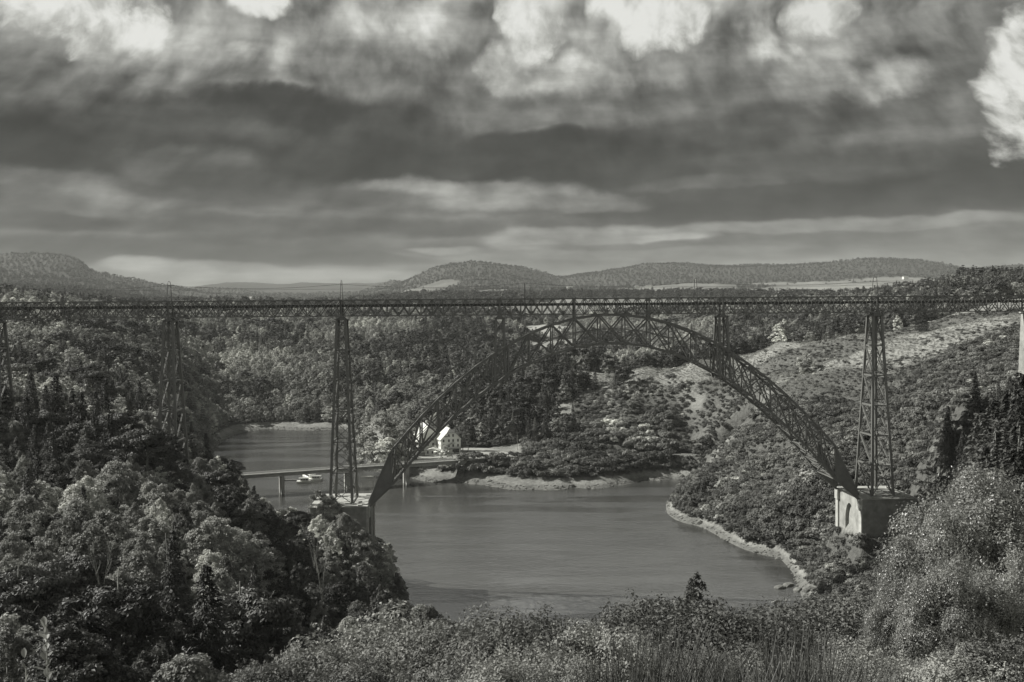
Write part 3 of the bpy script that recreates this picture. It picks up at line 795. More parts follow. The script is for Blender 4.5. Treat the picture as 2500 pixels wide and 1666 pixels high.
tagged(MB().tube(wire_pts(ws, 9.0, 0.05), 0.03, 4).build('contact_wire', M['cable']), 'straight lower wire running level above the railway deck', 'wire')

# ------------------------------------------------------------------ low concrete road bridge
A0 = at(470, 1162, 500); A1 = at(1143, 1124, 558)
zr = -80.7
A0 = Vector((A0.x, A0.y, zr)); A1 = Vector((-24.0, 559.5, zr))
dr = (A1 - A0).normalized(); nr_ = Vector((-dr.y, dr.x, 0)); Lr = (A1 - A0).length; ra = math.atan2(dr.y, dr.x)
rb = empty('road_bridge', A0)
tagged(rb, 'low concrete road bridge crossing the water behind the viaduct', 'bridge')
def lp(u, v, z): return dr * u + nr_ * v + Vector((0, 0, z))
mb = MB(); mb.beam(lp(0, 0, -0.2), lp(Lr, 0, -0.2), 8.4, 0.4); mb.build('deck_slab', M['concrete'], rb)
mb = MB(); mb.beam(lp(0, 0, 0.03), lp(Lr, 0, 0.03), 6.0, 0.05); mb.build('carriageway', M['asphalt'], rb)
for sg in (-1, 1):
    mb = MB(); mb.beam(lp(0, sg * 3.1, -1.15), lp(Lr, sg * 3.1, -1.15), 0.6, 1.5); mb.build('girder', M['concrete'], rb)
    mb = MB(); mb.beam(lp(0, sg * 3.6, 0.13), lp(Lr, sg * 3.6, 0.13), 1.0, 0.18); mb.build('kerb', M['stone_cap'], rb)
    for zz in (0.62, 1.05):
        beam_obj('rail', lp(0, sg * 4.05, zz), lp(Lr, sg * 4.05, zz), 0.08, 0.10, M['iron_pale'], rb)
k = 0.0
while k < Lr:
    for sg in (-1, 1):
        beam_obj('rail_post', lp(k, sg * 4.05, 0.0), lp(k, sg * 4.05, 1.1), 0.1, 0.1, M['iron_pale'], rb)
    beam_obj('girder_rib', lp(k, -3.42, -0.45), lp(k, -3.42, -1.85), 0.25, 0.12, M['concrete'], rb)
    k += 3.3
for px in (683, 843, 988):
    u = (at(px, 1170, 540).x); 
    # solve where the line of sight to that column crosses the bridge axis
    a = (px - 1250) / F; t_ = (a * A0.y - A0.x) / (dr.x - a * dr.y)
    mb = MB()
    for sg in (-1, 1):
        mb.box(lp(t_, sg * 2.6, -8.3), (1.6, 1.7, 12.8), ra)
    c = mb.build('bridge_column', M['concrete'], rb)
    mb = MB(); mb.box(lp(t_, 0, -2.35), (1.5, 7.4, 0.9), ra)
    n = 8
    mb.build('crosshead', M['concrete'], c)
t_ = Lr - 5.0
mb = MB()
P = [lp(t_ - .8, -3.2, -1.92), lp(t_ + 3.0, -3.2, -1.92), lp(t_ + 2.4, -3.2, -11.5), lp(t_ + 0.9, -3.2, -11.5)]
P += [p + nr_ * 6.4 for p in P]
mb.poly(P, [(0, 3, 2, 1), (4, 5, 6, 7), (0, 1, 5, 4), (1, 2, 6, 5), (2, 3, 7, 6), (3, 0, 4, 7)])
mb.build('bridge_column', M['stone_cap'], rb)
mb = MB(); mb.box(lp(Lr + 2.6, 0, -6.3), (5.0, 9.2, 13.0), ra); ab = mb.build('abutment', M['stone'], rb)
mb = MB(); mb.box(lp(Lr + 0.6, -4.1, 0.9), (1.1, 1.1, 2.2), ra); mb.build('gate_pillar', M['concrete'], rb)
wl = MB(); P = [lp(Lr + 5, -4.6, 0.3), lp(Lr + 15, -6.0, 0.1), lp(Lr + 15, -6.0, -3), lp(Lr + 5, -4.6, -11)]
P += [p + nr_ * 1.0 for p in P]
wl.poly(P, [(0, 3, 2, 1), (4, 5, 6, 7), (0, 1, 5, 4), (1, 2, 6, 5), (2, 3, 7, 6), (3, 0, 4, 7)]); wl.build('wing_wall', M['stone'], rb)

# lakeside road and the car park: sheets on the levelled ground
tagged(ribbon('lakeside_road', ROAD, 7.0, -80.83, M['asphalt']), kind='structure')
def sheet(name, pts, z, mat):
    top = [(x, y, z) for x, y in pts]; bot = [(x, y, z - 1.3) for x, y in pts]; n = len(pts)
    mb = MB().poly(top + bot, [tuple(range(n))] + [(i, i + n, (i + 1) % n + n, (i + 1) % n) for i in range(n)])
    return tagged(mb.build(name, mat), kind='structure')
sheet('car_park', [(-26.5, 565), (-5, 569.4), (4, 572.6), (-4, 592), (-16, 610), (-27, 612)], -81.55, M['paving'])
sheet('courtyard', [(-55, 569), (-27.5, 567), (-27.5, 612), (-55, 612)], -81.62, M['paving'])

# ------------------------------------------------------------------ houses by the bridge
def house(name, label, c, w, d, h, rh, rz, half_hip, floors, roofm, cols, gable_rows=True):
    """gable end faces local -Y; w = gable width, d = length, h = eaves, rh = roof rise"""
    r = empty(name, c, rz); tagged(r, label, 'house')
    hw, hd = w / 2, d / 2
    cut = rh * half_hip; cw = hw * (cut / rh) if rh else 0
    mb = MB()
    for sy in (-1, 1):
        pass
    P = [(-hw, -hd, -2), (hw, -hd, -2), (hw, -hd, h), (cw, -hd, h + rh - cut), (-cw, -hd, h + rh - cut), (-hw, -hd, h)]
    P2 = [(x, hd, z) for x, y, z in P]
    mb.poly(P + P2, [(0, 1, 2, 3, 4, 5), (11, 10, 9, 8, 7, 6), (0, 5, 11, 6), (1, 7, 8, 2)])
    mb.build('wall', M['white'], r)
    ov = 0.55; th = 0.22
    hipl = cut * hw / rh if rh else 0
    for sx in (-1, 1):
        mb = MB(); sl = rh / hw
        e0 = (sx * (hw + ov), -hd - ov, h - ov * sl); e1 = (sx * (hw + ov), hd + ov, h - ov * sl)
        k0 = (sx * cw, -hd - ov, h + rh - cut); k1 = (sx * cw, hd + ov, h + rh - cut)
        a0 = (0, -hd - ov + hipl, h + rh); a1 = (0, hd + ov - hipl, h + rh)
        top = [e0, e1, k1, a1, a0, k0]
        if sx > 0: top = top
        bot = [(x, y, z + th) for x, y, z in top]
        mb.poly(top + bot, [(5, 4, 3, 2, 1, 0), (6, 7, 8, 9, 10, 11)] + [(i, (i + 1) % 6, (i + 1) % 6 + 6, i + 6) for i in range(6)])
        ro = mb.build('roof', roofm, r)
        if sx > 0:
            q = MB(); q.box((1.1, hd * 0.35, h + rh + 0.2), (0.9, 0.9, 2.0)); q.build('chimney', M['white'], ro)
    for sy in (-1, 1):
        if cut > 0:
            mb = MB()
            tri = [(-cw - .05, sy * (hd + ov), h + rh - cut), (cw + .05, sy * (hd + ov), h + rh - cut), (0, sy * (hd + ov - hipl), h + rh + .02)]
            t2 = [(x, y, z + th) for x, y, z in tri]
            mb.poly(tri + t2, [(0, 1, 2), (5, 4, 3), (0, 3, 4, 1), (1, 4, 5, 2), (2, 5, 3, 0)]); mb.build('roof', M['roof'], r)
    def win(x, z, face, ww=0.85, wh=1.35):
        if face == 0: c_ = Vector((x, -hd - 0.02, z)); dx = Vector((1, 0, 0)); nn = Vector((0, -1, 0))
        else: c_ = Vector((-hw - 0.02, x, z)); dx = Vector((0, 1, 0)); nn = Vector((-1, 0, 0))
        f = MB()
        f.beam(c_ - dx * ww / 2 - Vector((0, 0, wh / 2)), c_ - dx * ww / 2 + Vector((0, 0, wh / 2)), .16, .16)
        f.beam(c_ + dx * ww / 2 - Vector((0, 0, wh / 2)), c_ + dx * ww / 2 + Vector((0, 0, wh / 2)), .16, .16)
        f.beam(c_ - dx * (ww / 2 + .1) - Vector((0, 0, wh / 2 + .06)), c_ + dx * (ww / 2 + .1) - Vector((0, 0, wh / 2 + .06)), .2, .14)
        f.beam(c_ - dx * (ww / 2 + .1) + Vector((0, 0, wh / 2 + .06)), c_ + dx * (ww / 2 + .1) + Vector((0, 0, wh / 2 + .06)), .2, .14)
        fo = f.build('window', M['iron_pale'], r)
        g = MB(); cc = c_ + nn * 0.0; g.box(cc, (ww - .1 if face == 0 else .06, .06 if face == 0 else ww - .1, wh)); g.build('pane', M['dark'], fo)
    for fl in range(floors):
        z = 1.7 + fl * 3.0
        xs = cols if z < h + 0.8 else [x for x in cols if abs(x) < hw * 0.62]
        for x in xs: win(x, z, 0)
        for j in range(int(d // 3.4)):
            if z < h: win(-hd + 1.9 + j * 3.4, z, 1)
    return r
h1 = house('guest_house', 'white three storey gabled house beside the road bridge end', (-39.2, 594, -81.6), 12.2, 15.0, 8.6, 6.2, R(20), 0.42, 4, M['roof_pale'], [-4.4, -1.2, 1.4, 4.4])
# shopfront canopy, external stair and signs of the gable front
q = MB(); q.box((0.5, -8.6, 3.15), (11.2, 2.2, 0.18)); q.build('canopy', M['roof'], h1)
for x in (-4.8, -1.6, 1.9, 5.4):
    q = MB(); q.box((x, -9.5, 1.5), (0.18, 0.18, 3.1)); q.build('canopy_post', M['iron'], h1)
for x, w_ in ((-3.3, 2.6), (3.4, 3.4)):
    q = MB(); q.box((x, -7.6, 1.5), (w_, 0.12, 2.2)); q.build('shop_window', M['dark'], h1)
q = MB(); q.beam((-5.0, -8.1, 3.4), (0.6, -8.1, 6.2), 1.0, 0.3); q.beam((0.6, -8.1, 6.2), (2.4, -8.1, 6.2), 1.0, 0.25); q.build('outside_stair', M['concrete'], h1)
q = MB(); q.box((-2.2, -7.62, 10.2), (3.4, 0.1, 0.6)); q.build('sign_board', M['iron_pale'], h1)
h2 = house('long_white_building', 'long white building with pale roof, seen through the arch girders', (-52.5, 603, -81.6), 13.0, 19.0, 9.4, 7.0, R(20), 0.3, 3, M['roof_pale'], [-4.6, -1.5, 1.5, 4.6])
h3 = house('low_outbuilding', 'low white outbuilding in front of the long pale roofed building', (-46.8, 583, -81.6), 8.5, 5.0, 2.7, 1.2, R(-10), 0.0, 1, M['roof_pale'], [-2.6, 0.2, 2.6])

# parasols, parked cars, people far away by the road
def parasol(x, y, lab):
    r = empty('parasol', (x, y, -81.6)); tagged(r, lab, 'parasol', 'parasols in front of the white house')
    MB().tube([(0, 0, 0), (0, 0, 2.5)], 0.05, 6).build('pole', M['iron'], r)
    n = 8; P = [(0, 0, 2.75)] + [(1.6 * math.cos(2 * PI * k / n), 1.6 * math.sin(2 * PI * k / n), 2.15) for k in range(n)] + [(0, 0, 2.6)]
    MB().poly(P, [(0, 1 + k, 1 + (k + 1) % n) for k in range(n)] + [(n + 1, 1 + (k + 1) % n, 1 + k) for k in range(n)]).build('canopy', M['sail'], r)
for k, (x, lab) in enumerate(((-45.2, 'leftmost white parasol in the yard before the white house'), (-41.6, 'white parasol in the middle of the row before the white house'), (-37.8, 'rightmost white parasol in the yard before the white house'))):
    parasol(x, 579.5 + 0.8 * k, lab)
def make_car(label, loc, rz, mat):
    r = empty('parked_car', loc, rz); tagged(r, label, 'car')
    prof = [(-2.1, .35), (-2.1, .85), (-1.75, 1.0), (-1.25, 1.38), (-0.2, 1.46), (0.55, 1.36), (1.15, 0.95), (1.95, 0.80), (2.1, 0.55), (2.1, .35)]
    def ins(z): return 0.84 if z < 0.96 else 0.66
    P = [(x, -ins(z), z) for x, z in prof] + [(x, ins(z), z) for x, z in prof]; n = len(prof)
    MB().poly(P, [tuple(range(n)), tuple(range(2 * n - 1, n - 1, -1))] + [(i, i + n, (i + 1) % n + n, (i + 1) % n) for i in range(n)]).build('body', mat, r)
    for sg in (-1, 1):
        MB().poly([(-1.15, sg * .75, 1.02), (0.5, sg * .75, 1.02), (0.35, sg * .70, 1.32), (-.95, sg * .70, 1.32), (-1.15, sg * .79, 1.02), (0.5, sg * .79, 1.02), (0.35, sg * .73, 1.32), (-.95, sg * .73, 1.32)],
                  [(0, 1, 2, 3), (7, 6, 5, 4), (0, 4, 5, 1), (2, 6, 7, 3), (1, 5, 6, 2), (3, 7, 4, 0)]).build('side_window', M['dark'], r)
        for x in (-1.3, 1.3):
            MB().tube([(x, sg * .62, .33), (x, sg * .87, .33)], 0.33, 12).build('wheel', M['tyre'], r)
    return r
cz = -81.53
p_ = at(1173, 1105, 575); make_car('white car parked on the pale car park beside the bridge end', (p_.x, p_.y, cz), R(12), M['boat'])
def person(label, x, y, z, rz, h=1.72, shirt=None):
    s = h / 1.72
    me = bpy.data.meshes.new('person_body'); 
    J = [(0, 0, .95), (0, 0, 1.18), (0, 0, 1.42), (0, 0, 1.52), (0, .01, 1.63), (.10, 0, .9), (.12, .03, .50), (.13, 0, .07), (.14, -.12, .04), (-.10, 0, .9), (-.12, -.06, .50), (-.13, .08, .07), (-.14, -.04, .04),
         (.19, 0, 1.40), (.25, .02, 1.12), (.24, -.10, .88), (-.19, 0, 1.40), (-.25, .02, 1.12), (-.24, -.10, .88)]
    Ed = [(0, 1), (1, 2), (2, 3), (3, 4), (0, 5), (5, 6), (6, 7), (7, 8), (0, 9), (9, 10), (10, 11), (11, 12), (2, 13), (13, 14), (14, 15), (2, 16), (16, 17), (17, 18)]
    rad = [.15, .14, .16, .06, .11, .09, .065, .045, .035, .09, .065, .045, .035, .07, .05, .035, .07, .05, .035]
    me.from_pydata([tuple(c * s for c in j) for j in J], Ed, [])
    me.materials.append(shirt or M['timber'])
    o = put('person', me, None, (x, y, z)); o.rotation_euler.z = rz
    bpy.context.view_layer.objects.active = o
    bpy.ops.mesh.customdata_skin_add()
    for v, rr in zip(me.skin_vertices[0].data, rad): v.radius = (rr * s, rr * s * .85)
    me.skin_vertices[0].data[0].use_root = True
    o.modifiers.new('skin', 'SKIN'); sb = o.modifiers.new('subdivision', 'SUBSURF'); sb.levels = 1; sb.render_levels = 1
    tagged(o, label, 'person')
    return o
p_ = at(1250, 1112, 568)
person('person in pale clothes standing by the roadside trees, left one of the pair', p_.x, p_.y, -80.9, 0.4, 1.75, M['sail'])
person('person in pale clothes standing by the roadside trees, right one of the pair', p_.x + 1.7, p_.y + .5, -80.9, -0.6, 1.68, M['white'])
# information panels and a board in the car park
for dx, lab in ((0, 'left one of two small roadside panels on the pale car park'), (3.2, 'right one of two small roadside panels on the pale car park')):
    p_ = at(1197, 1105, 576); r = empty('information_panel', (p_.x + dx, p_.y, cz)); tagged(r, lab, 'panel', 'roadside panels')
    for x in (-.9, .9): MB().box((x, 0, .5), (.1, .1, 1.0)).build('post', M['timber'], r)
    MB().box((0, 0, 1.1), (2.3, .1, 1.0)).build('board', M['iron_pale'], r)

# ------------------------------------------------------------------ boats at the left bank
def big_boat(loc, rz):
    r = empty('tour_boat', loc, rz); tagged(r, 'long white glazed tour boat moored by the road bridge', 'boat')
    n = 9; P = []
    for i in range(n):
        u = i / (n - 1); x = -10 + 20 * u; w = 2.2 * (1 - max(0, (u - .7) / .3) ** 2 * .85); 
        for y, z in ((-w, .95), (-w * .8, -.3), (w * .8, -.3), (w, .95)): P.append((x, y, z))
    Fc = [(3, 2, 1, 0), tuple((n - 1) * 4 + k for k in range(4))]
    for i in range(n - 1):
        for k in range(4): Fc.append((i * 4 + k, i * 4 + (k + 1) % 4, (i + 1) * 4 + (k + 1) % 4, (i + 1) * 4 + k))
    MB().poly(P, Fc).build('hull', M['boat'], r)
    MB().box((-1.5, 0, 1.9), (14.5, 3.5, 1.9), 0, .93).build('cabin', M['boat'], r)
    for sg in (-1, 1):
        for k in range(9): MB().box((-7.4 + k * 1.5, sg * 1.72, 1.9), (1.15, .1, .9)).build('cabin_window', M['dark'], r)
    MB().box((-1.5, 0, 2.95), (15.2, 3.6, .16)).build('cabin_roof', M['white'], r)
    MB().tube([(4.5, 0, 3.0), (4.5, 0, 5.2)], .05).build('mast', M['iron_pale'], r)
def wide_boat(loc, rz, lab):
    r = empty('deck_boat', loc, rz); tagged(r, lab, 'boat')
    P = [(-4, -1.9, .9), (3, -1.9, .9), (4.6, 0, 1.1), (3, 1.9, .9), (-4, 1.9, .9), (-4, -1.5, -.3), (2.6, -1.5, -.3), (3.8, 0, -.3), (2.6, 1.5, -.3), (-4, 1.5, -.3)]
    MB().poly(P, [(0, 1, 2, 3, 4), (9, 8, 7, 6, 5), (0, 5, 6, 1), (1, 6, 7, 2), (2, 7, 8, 3), (3, 8, 9, 4), (4, 9, 5, 0)]).build('hull', M['boat'], r)
    MB().box((0.2, 0, 1.6), (4.6, 2.8, 1.4), 0, .9).build('wheelhouse', M['white'], r)
    for k in range(3): MB().box((-1.2 + 1.4 * k, -1.37, 1.7), (1.0, .1, .6)).build('cabin_window', M['dark'], r)
    MB().box((0.1, 0, 2.45), (6.0, 3.2, .12)).build('awning', M['concrete'], r)
    MB().tube([(-1.0, .6, 2.4), (-1.0, .6, 4.4)], .05).build('mast', M['iron'], r)
pb = at(745, 1170, 562); big_boat((pb.x, pb.y + 4, WZ + 0.3), R(118))
pb = at(766, 1176, 556); wide_boat((pb.x, pb.y, WZ + 0.3), R(2), 'broad white boat with a dark doorway moored beside the long tour boat')
pb = at(738, 1180, 549); wide_boat((pb.x, pb.y, WZ + 0.3), R(6), 'low white boat lying nearest, left of the broad moored boat'); 
r = empty('jetty', (pb.x - 8, pb.y + 9, WZ)); tagged(r, 'floating grey jetty beside the moored white boats', 'jetty')
for k in range(12): MB().box((0.2 * (k % 2) * .1 + k * 1.02 - 5, 0, .45), (.94, 3.0, .12)).build('plank', M['timber'], r)
for x in (-4.6, 6.0):
    for y in (-1.2, 1.2): MB().tube([(x, y, -1.2), (x, y, 1.3)], .14).build('pile', M['timber'], r)
pb = at(893, 1160, 566)
def rowing_boat(loc, rz, lab):
    r = empty('rowing_boat', loc, rz); tagged(r, lab, 'boat')
    n = 7; P = []
    for i in range(n):
        u = i / (n - 1); x = -3.6 + 7.2 * u; w = 1.0 * math.sin(PI * min(.98, max(.12, u * .86 + .1))) + .05
        for y, z in ((-w, .6), (-w * .7, -.1), (w * .7, -.1), (w, .6)): P.append((x, y, z))
    Fc = [(3, 2, 1, 0), tuple((n - 1) * 4 + k for k in range(4))]
    for i in range(n - 1):
        for k in range(3): Fc.append((i * 4 + k, i * 4 + k + 1, (i + 1) * 4 + k + 1, (i + 1) * 4 + k))
    MB().poly(P, Fc).build('hull', M['boat'], r)
    for x in (-1.2, 1.2): MB().box((x, 0, .42), (.3, 1.5, .06)).build('thwart', M['timber'], r)
rowing_boat((pb.x, pb.y, WZ + .1), R(4), 'small open boat at the shore between tall pier and arch foot')

# ------------------------------------------------------------------ poles, terrace wall on the right
def pole(px, py_base, Y, hgt, lab, cat='utility pole'):
    p = at(px, py_base, Y); z = float(height(p.x, p.y)[0])
    r = empty('utility_pole', (p.x, p.y, z)); tagged(r, lab, cat)
    MB().tube([(0, 0, -1), (0, 0, hgt)], [.17, .11], 6).build('shaft', M['bark_pale'], r)
    MB().box((0, 0, hgt - .7), (1.8, .14, .16)).build('crossarm', M['timber'], r)
    for x in (-.75, .75): MB().box((x, 0, hgt - .5), (.12, .12, .25)).build('insulator', M['white'], r)
pole(1526, 1000, 655, 12, 'pale pole on the grassy hillside above the lakeside trees')
pole(1693, 965, 690, 13, 'pale pole on the hillside seen just below the arch')
pole(1261, 1090, 600, 11, 'pale pole at the roadside trees right of the car park')
pole(2250, 865, 480, 13, 'pale pole on the right hillside past the tall pier')
tp = at(2410, 968, 338)
tr = empty('stone_terrace', (tp.x, tp.y, 0)); tagged(tr, 'pale stone terrace wall at the foot of the masonry pier', 'terrace wall')
gz = at(2410, 966, 338).z
for k in range(9):
    MB().box((-5.2 + k * 1.3, 0.1 * (k % 2), gz - 0.9), (1.26, 3.0, 2.0)).build('stone_block', M['stone_cap'], tr)
MB().box((0, 0, gz + .12), (12.2, 3.5, .24)).build('coping', M['stone_cap'], tr)
# distant farmhouses
for k, (px, py, Y, w_, lab) in enumerate(((2060, 685, 3900, 22, 'white gabled farmhouse on the far right hillside'), (1345, 691, 3700, 16, 'tiny white farmhouse on the far centre hillside'),
                                 (1392, 684, 4000, 26, 'row-like pale farmhouse just right of the far saddle'), (1585, 686, 4000, 30, 'long pale farm building left on the far right ridge'),
                                 (1555, 686, 4000, 14, 'small pale house beside the long far farm building'), (2210, 668, 4200, 24, 'pale house near the far ridge at upper right'), (612, 729, 2300, 12, 'tiny white house far behind the left deck'))):
    p = at(px, py, Y); z = float(height(p.x, p.y)[0])
    r = empty('farmhouse', (p.x, p.y, z + 4), R(20 * (k % 3) - 20)); tagged(r, lab, 'house')
    MB().box((0, 0, 3), (w_, 11, 10)).build('wall', M['white'], r)
    MB().poly([(-w_ / 2 - .5, -6, 8), (w_ / 2 + .5, -6, 8), (w_ / 2 + .5, 6, 8), (-w_ / 2 - .5, 6, 8), (-w_ / 2, 0, 12.5), (w_ / 2, 0, 12.5)], [(0, 1, 5, 4), (2, 3, 4, 5), (1, 2, 5), (3, 0, 4), (3, 2, 1, 0)]).build('roof', M['roof'], r)
# ------------------------------------------------------------------ vegetation: prototypes
def leaf_quads(rng, C, N, size, aspect=0.6, axis=None):
    """one small rhombic leaf (or leaf spray) per centre, facing N"""
    n = len(C)
    N = N / np.maximum(np.linalg.norm(N, axis=1, keepdims=True), 1e-6)
    r = rng.normal(size=(n, 3)) if axis is None else axis + rng.normal(size=(n, 3)) * 0.25
    T = r - (r * N).sum(1, keepdims=True) * N; T /= np.maximum(np.linalg.norm(T, axis=1, keepdims=True), 1e-6)
    B = np.cross(N, T); s = (size * rng.uniform(0.6, 1.35, n))[:, None]
    bend = N * s * 0.18
    V = np.stack([C - T * s, C - B * s * aspect + bend, C + T * s, C + B * s * aspect + bend], 1).reshape(-1, 3)
    return V, np.arange(4 * n).reshape(-1, 4)
def sph(rng, n):
    v = rng.normal(size=(n, 3)); return v / np.linalg.norm(v, axis=1, keepdims=True)
def broadleaf(seed, H, Rw, base, nl, per, leaf, lobe=(0.26, 0.42), flat=0.8, top=0.0):
    rng = np.random.default_rng(seed); C = []; N = []
    hc = H * (1 + base) / 2; hh = H * (1 - base) / 2
    lean = rng.normal(size=2) * 0.05 * H
    for i in range(nl):
        d = sph(rng, 1)[0]; rr = rng.uniform(0.25, 0.85) ** 0.7
        if d[2] < -0.5: d[2] *= -0.6
        w = 1.0 - top * max(0, d[2] * rr)
        c = np.array([d[0] * rr * Rw * w, d[1] * rr * Rw * w, hc + d[2] * rr * hh * 0.9])
        c[:2] += lean * (c[2] / H)
        lr = rng.uniform(*lobe) * Rw * (1.0 - 0.35 * top * max(0, d[2]))
        k = int(per * (lr / (lobe[1] * Rw)) ** 1.5 * 1.5) + 20
        q = sph(rng, k); q[:, 2] = np.where(q[:, 2] < -0.25, -q[:, 2], q[:, 2])
        sub = sph(rng, 9); dots = (q @ sub.T).max(1)           # knobbly surface of each bough
        rad = lr * (0.38 + 0.66 * dots ** 2 + rng.normal(size=k) * 0.12)
        p = q * rad[:, None]; p[:, 2] *= flat
        C.append(c + p); N.append(q * 1.2 + rng.normal(size=(k, 3)) * 0.38)
    return leaf_quads(rng, np.concatenate(C), np.concatenate(N), leaf)
def dome(seed, H, Rw, base, leaf, n_tuft=105, per=105, egg=.5, tuft=(.13, .25), up=0.0):
    """a crown that reads as one mass: leafy tufts crowded over an egg-shaped hull with dents and shoots"""
    rng = np.random.default_rng(seed); C = []; N = []
    z0 = H * base; hh = H * (1 - base); ph = rng.uniform(0, 6.28, 4); lean = rng.normal(size=2) * .06
    for i in range(n_tuft):
        u = rng.uniform(0.02, 1.0) ** .9; a = rng.uniform(0, 2 * PI)
        prof_ = (math.sin(PI * min(1, u ** (.55 + .3 * egg) * .97 + .02))) ** (.62 + .25 * egg)
        dent = 1 + .20 * math.sin(2 * a + ph[0] + 3 * u) + .14 * math.sin(3 * a + ph[1] - 5 * u) + rng.normal() * .10
        r_ = Rw * prof_ * dent * rng.uniform(.72, 1.0)
        c = np.array([math.cos(a) * r_ + lean[0] * H * u, math.sin(a) * r_ + lean[1] * H * u, z0 + hh * u * (1 + rng.normal() * .03)])
        lr = rng.uniform(*tuft) * Rw * (1.15 - .45 * u)
        q = sph(rng, per); q[:, 2] = np.abs(q[:, 2]) * (1 + up) - .25
        p = q * (lr * (rng.uniform(.35, 1.1, per)))[:, None]
        outd = np.array([math.cos(a) * prof_, math.sin(a) * prof_, (u - .35) * 1.2])
        C.append(c + p); N.append(q * .6 + outd * .8 + [0, 0, .3] + rng.normal(size=(per, 3)) * .75)
    return leaf_quads(rng, np.concatenate(C), np.concatenate(N), leaf)
def spruce(seed, H, Rw, base, whorls, per, leaf, droop=0.25, gap=0.0):
    rng = np.random.default_rng(seed); C = []; N = []; A_ = []
    for i in range(whorls):
        u = (i + rng.uniform(-.3, .3)) / whorls; z = H * (base + (1 - base) * u)
        L0 = Rw * ((1 - u) ** 0.8 + 0.04)
        nb = 7 if u < .8 else 5; off = rng.uniform(0, 6.28)
        for b in range(nb):
            if rng.random() < gap: continue
            a = off + 2 * PI * b / nb + rng.normal() * .2; L = L0 * rng.uniform(.7, 1.15)
            k = max(4, int(per * (0.3 + L / Rw)))
            t_ = rng.uniform(0.12, 1.0, k) ** 0.8
            lat = rng.uniform(-1, 1, k) * 0.30 * L * (1.15 - t_)
            d = np.array([math.cos(a), math.sin(a)]); e = np.array([-d[1], d[0]])
            p = np.empty((k, 3)); p[:, :2] = (t_ * L)[:, None] * d + lat[:, None] * e
            p[:, 2] = z - droop * L * t_ ** 1.5 + 0.12 * L * t_ ** 3 + rng.normal(size=k) * .05 * Rw
            C.append(p); nn = np.zeros((k, 3)); nn[:, 2] = 1; nn[:, :2] = d * 0.35
            N.append(nn + rng.normal(size=(k, 3)) * 0.4); A_.append(np.tile([d[0], d[1], -0.2], (k, 1)))
    return leaf_quads(rng, np.concatenate(C), np.concatenate(N), leaf, 0.42, np.concatenate(A_))
def trunk_mb(seed, H, r0, limbs, spread, top=0.8, mb=None):
    rr = random.Random(seed); mb = mb or MB()
    mb.tube([(0, 0, -1.5), (0.05 * H * rr.uniform(-.5, .5), 0, H * .35), (0.05 * H * rr.uniform(-1, 1), 0.03 * H * rr.uniform(-1, 1), H * top)], [r0, r0 * .7, r0 * .18], 7)
    for i in range(limbs):
        a = rr.uniform(0, 6.28); z = H * rr.uniform(.28, .65); L = spread * rr.uniform(.5, .85)
        mb.tube([(0, 0, z), (math.cos(a) * L * .5, math.sin(a) * L * .5, z + L * .35), (math.cos(a) * L, math.sin(a) * L, z + L * .8)], [r0 * .35, r0 * .2, r0 * .06], 5)
    return mb
PRO = {}
def proto(key, kind, crown, crown_mat, trunk, bark, cat, H):
    v, f = crown
    cm = fast_mesh('crown', v, f, crown_mat); tm = trunk.mesh('trunk', bark, True)
    PRO[key] = dict(kind=kind, crown=cm, trunk=tm, cat=cat, H=H)
def nominal(k, *a): return k
for i, (mt, nm) in enumerate((('leaf_light', 'pale'), ('leaf_mid', 'mid'), ('leaf_dark', 'dark'))):
    proto('round_' + nm, 'broadleaf_tree', dome(11 + i, 12, 4.6, .12, .19, 110, 115, .5, (.16, .30)), M[mt], trunk_mb(3 + i, 12, .28, 6, 4.2), M['bark'], 'tree', 12)
    proto('wide_' + nm, 'broadleaf_tree', dome(21 + i, 11, 5.3, .14, .19, 120, 115, .2, (.15, .28)), M[mt], trunk_mb(13 + i, 11, .3, 7, 4.8), M['bark'], 'tree', 11)
    proto('tall_' + nm, 'broadleaf_tree', dome(31 + i, 15, 3.5, .10, .17, 110, 100, 1.0, (.15, .28), .5), M[mt], trunk_mb(23 + i, 15, .24, 5, 3), M['bark_pale'], 'tree', 15)
for i, (mt, nm) in enumerate((('needle', 'dark'), ('needle_pale', 'pale'))):
    proto('spruce_' + nm, 'spruce_tree', spruce(41 + i, 17, 4.0, .06, 26, 44, .24), M[mt], trunk_mb(43, 17, .24, 0, 0, .97), M['bark'], 'tree', 17)
    proto('slim_spruce_' + nm, 'spruce_tree', spruce(51 + i, 18, 2.9, .05, 30, 34, .22, .35), M[mt], trunk_mb(53, 18, .2, 0, 0, .97), M['bark'], 'tree', 18)
    proto('pine_' + nm, 'pine_tree', broadleaf(61 + i, 14, 4.4, .34, 26, 330, .18, (.26, .38), .42), M[mt], trunk_mb(63 + i, 14, .3, 9, 4.2, .92), M['bark'], 'tree', 14)
for i, (mt, nm) in enumerate((('shrub', 'mid'), ('leaf_light', 'pale'), ('leaf_dark', 'dark'))):
    proto('shrub_' + nm, 'shrub', broadleaf(71 + i, 2.6, 1.9, .0, 16, 220, .095, (.3, .5), .75), M[mt], trunk_mb(73 + i, 2.4, .06, 5, 1.2, .7), M['bark'], 'shrub', 2.6)
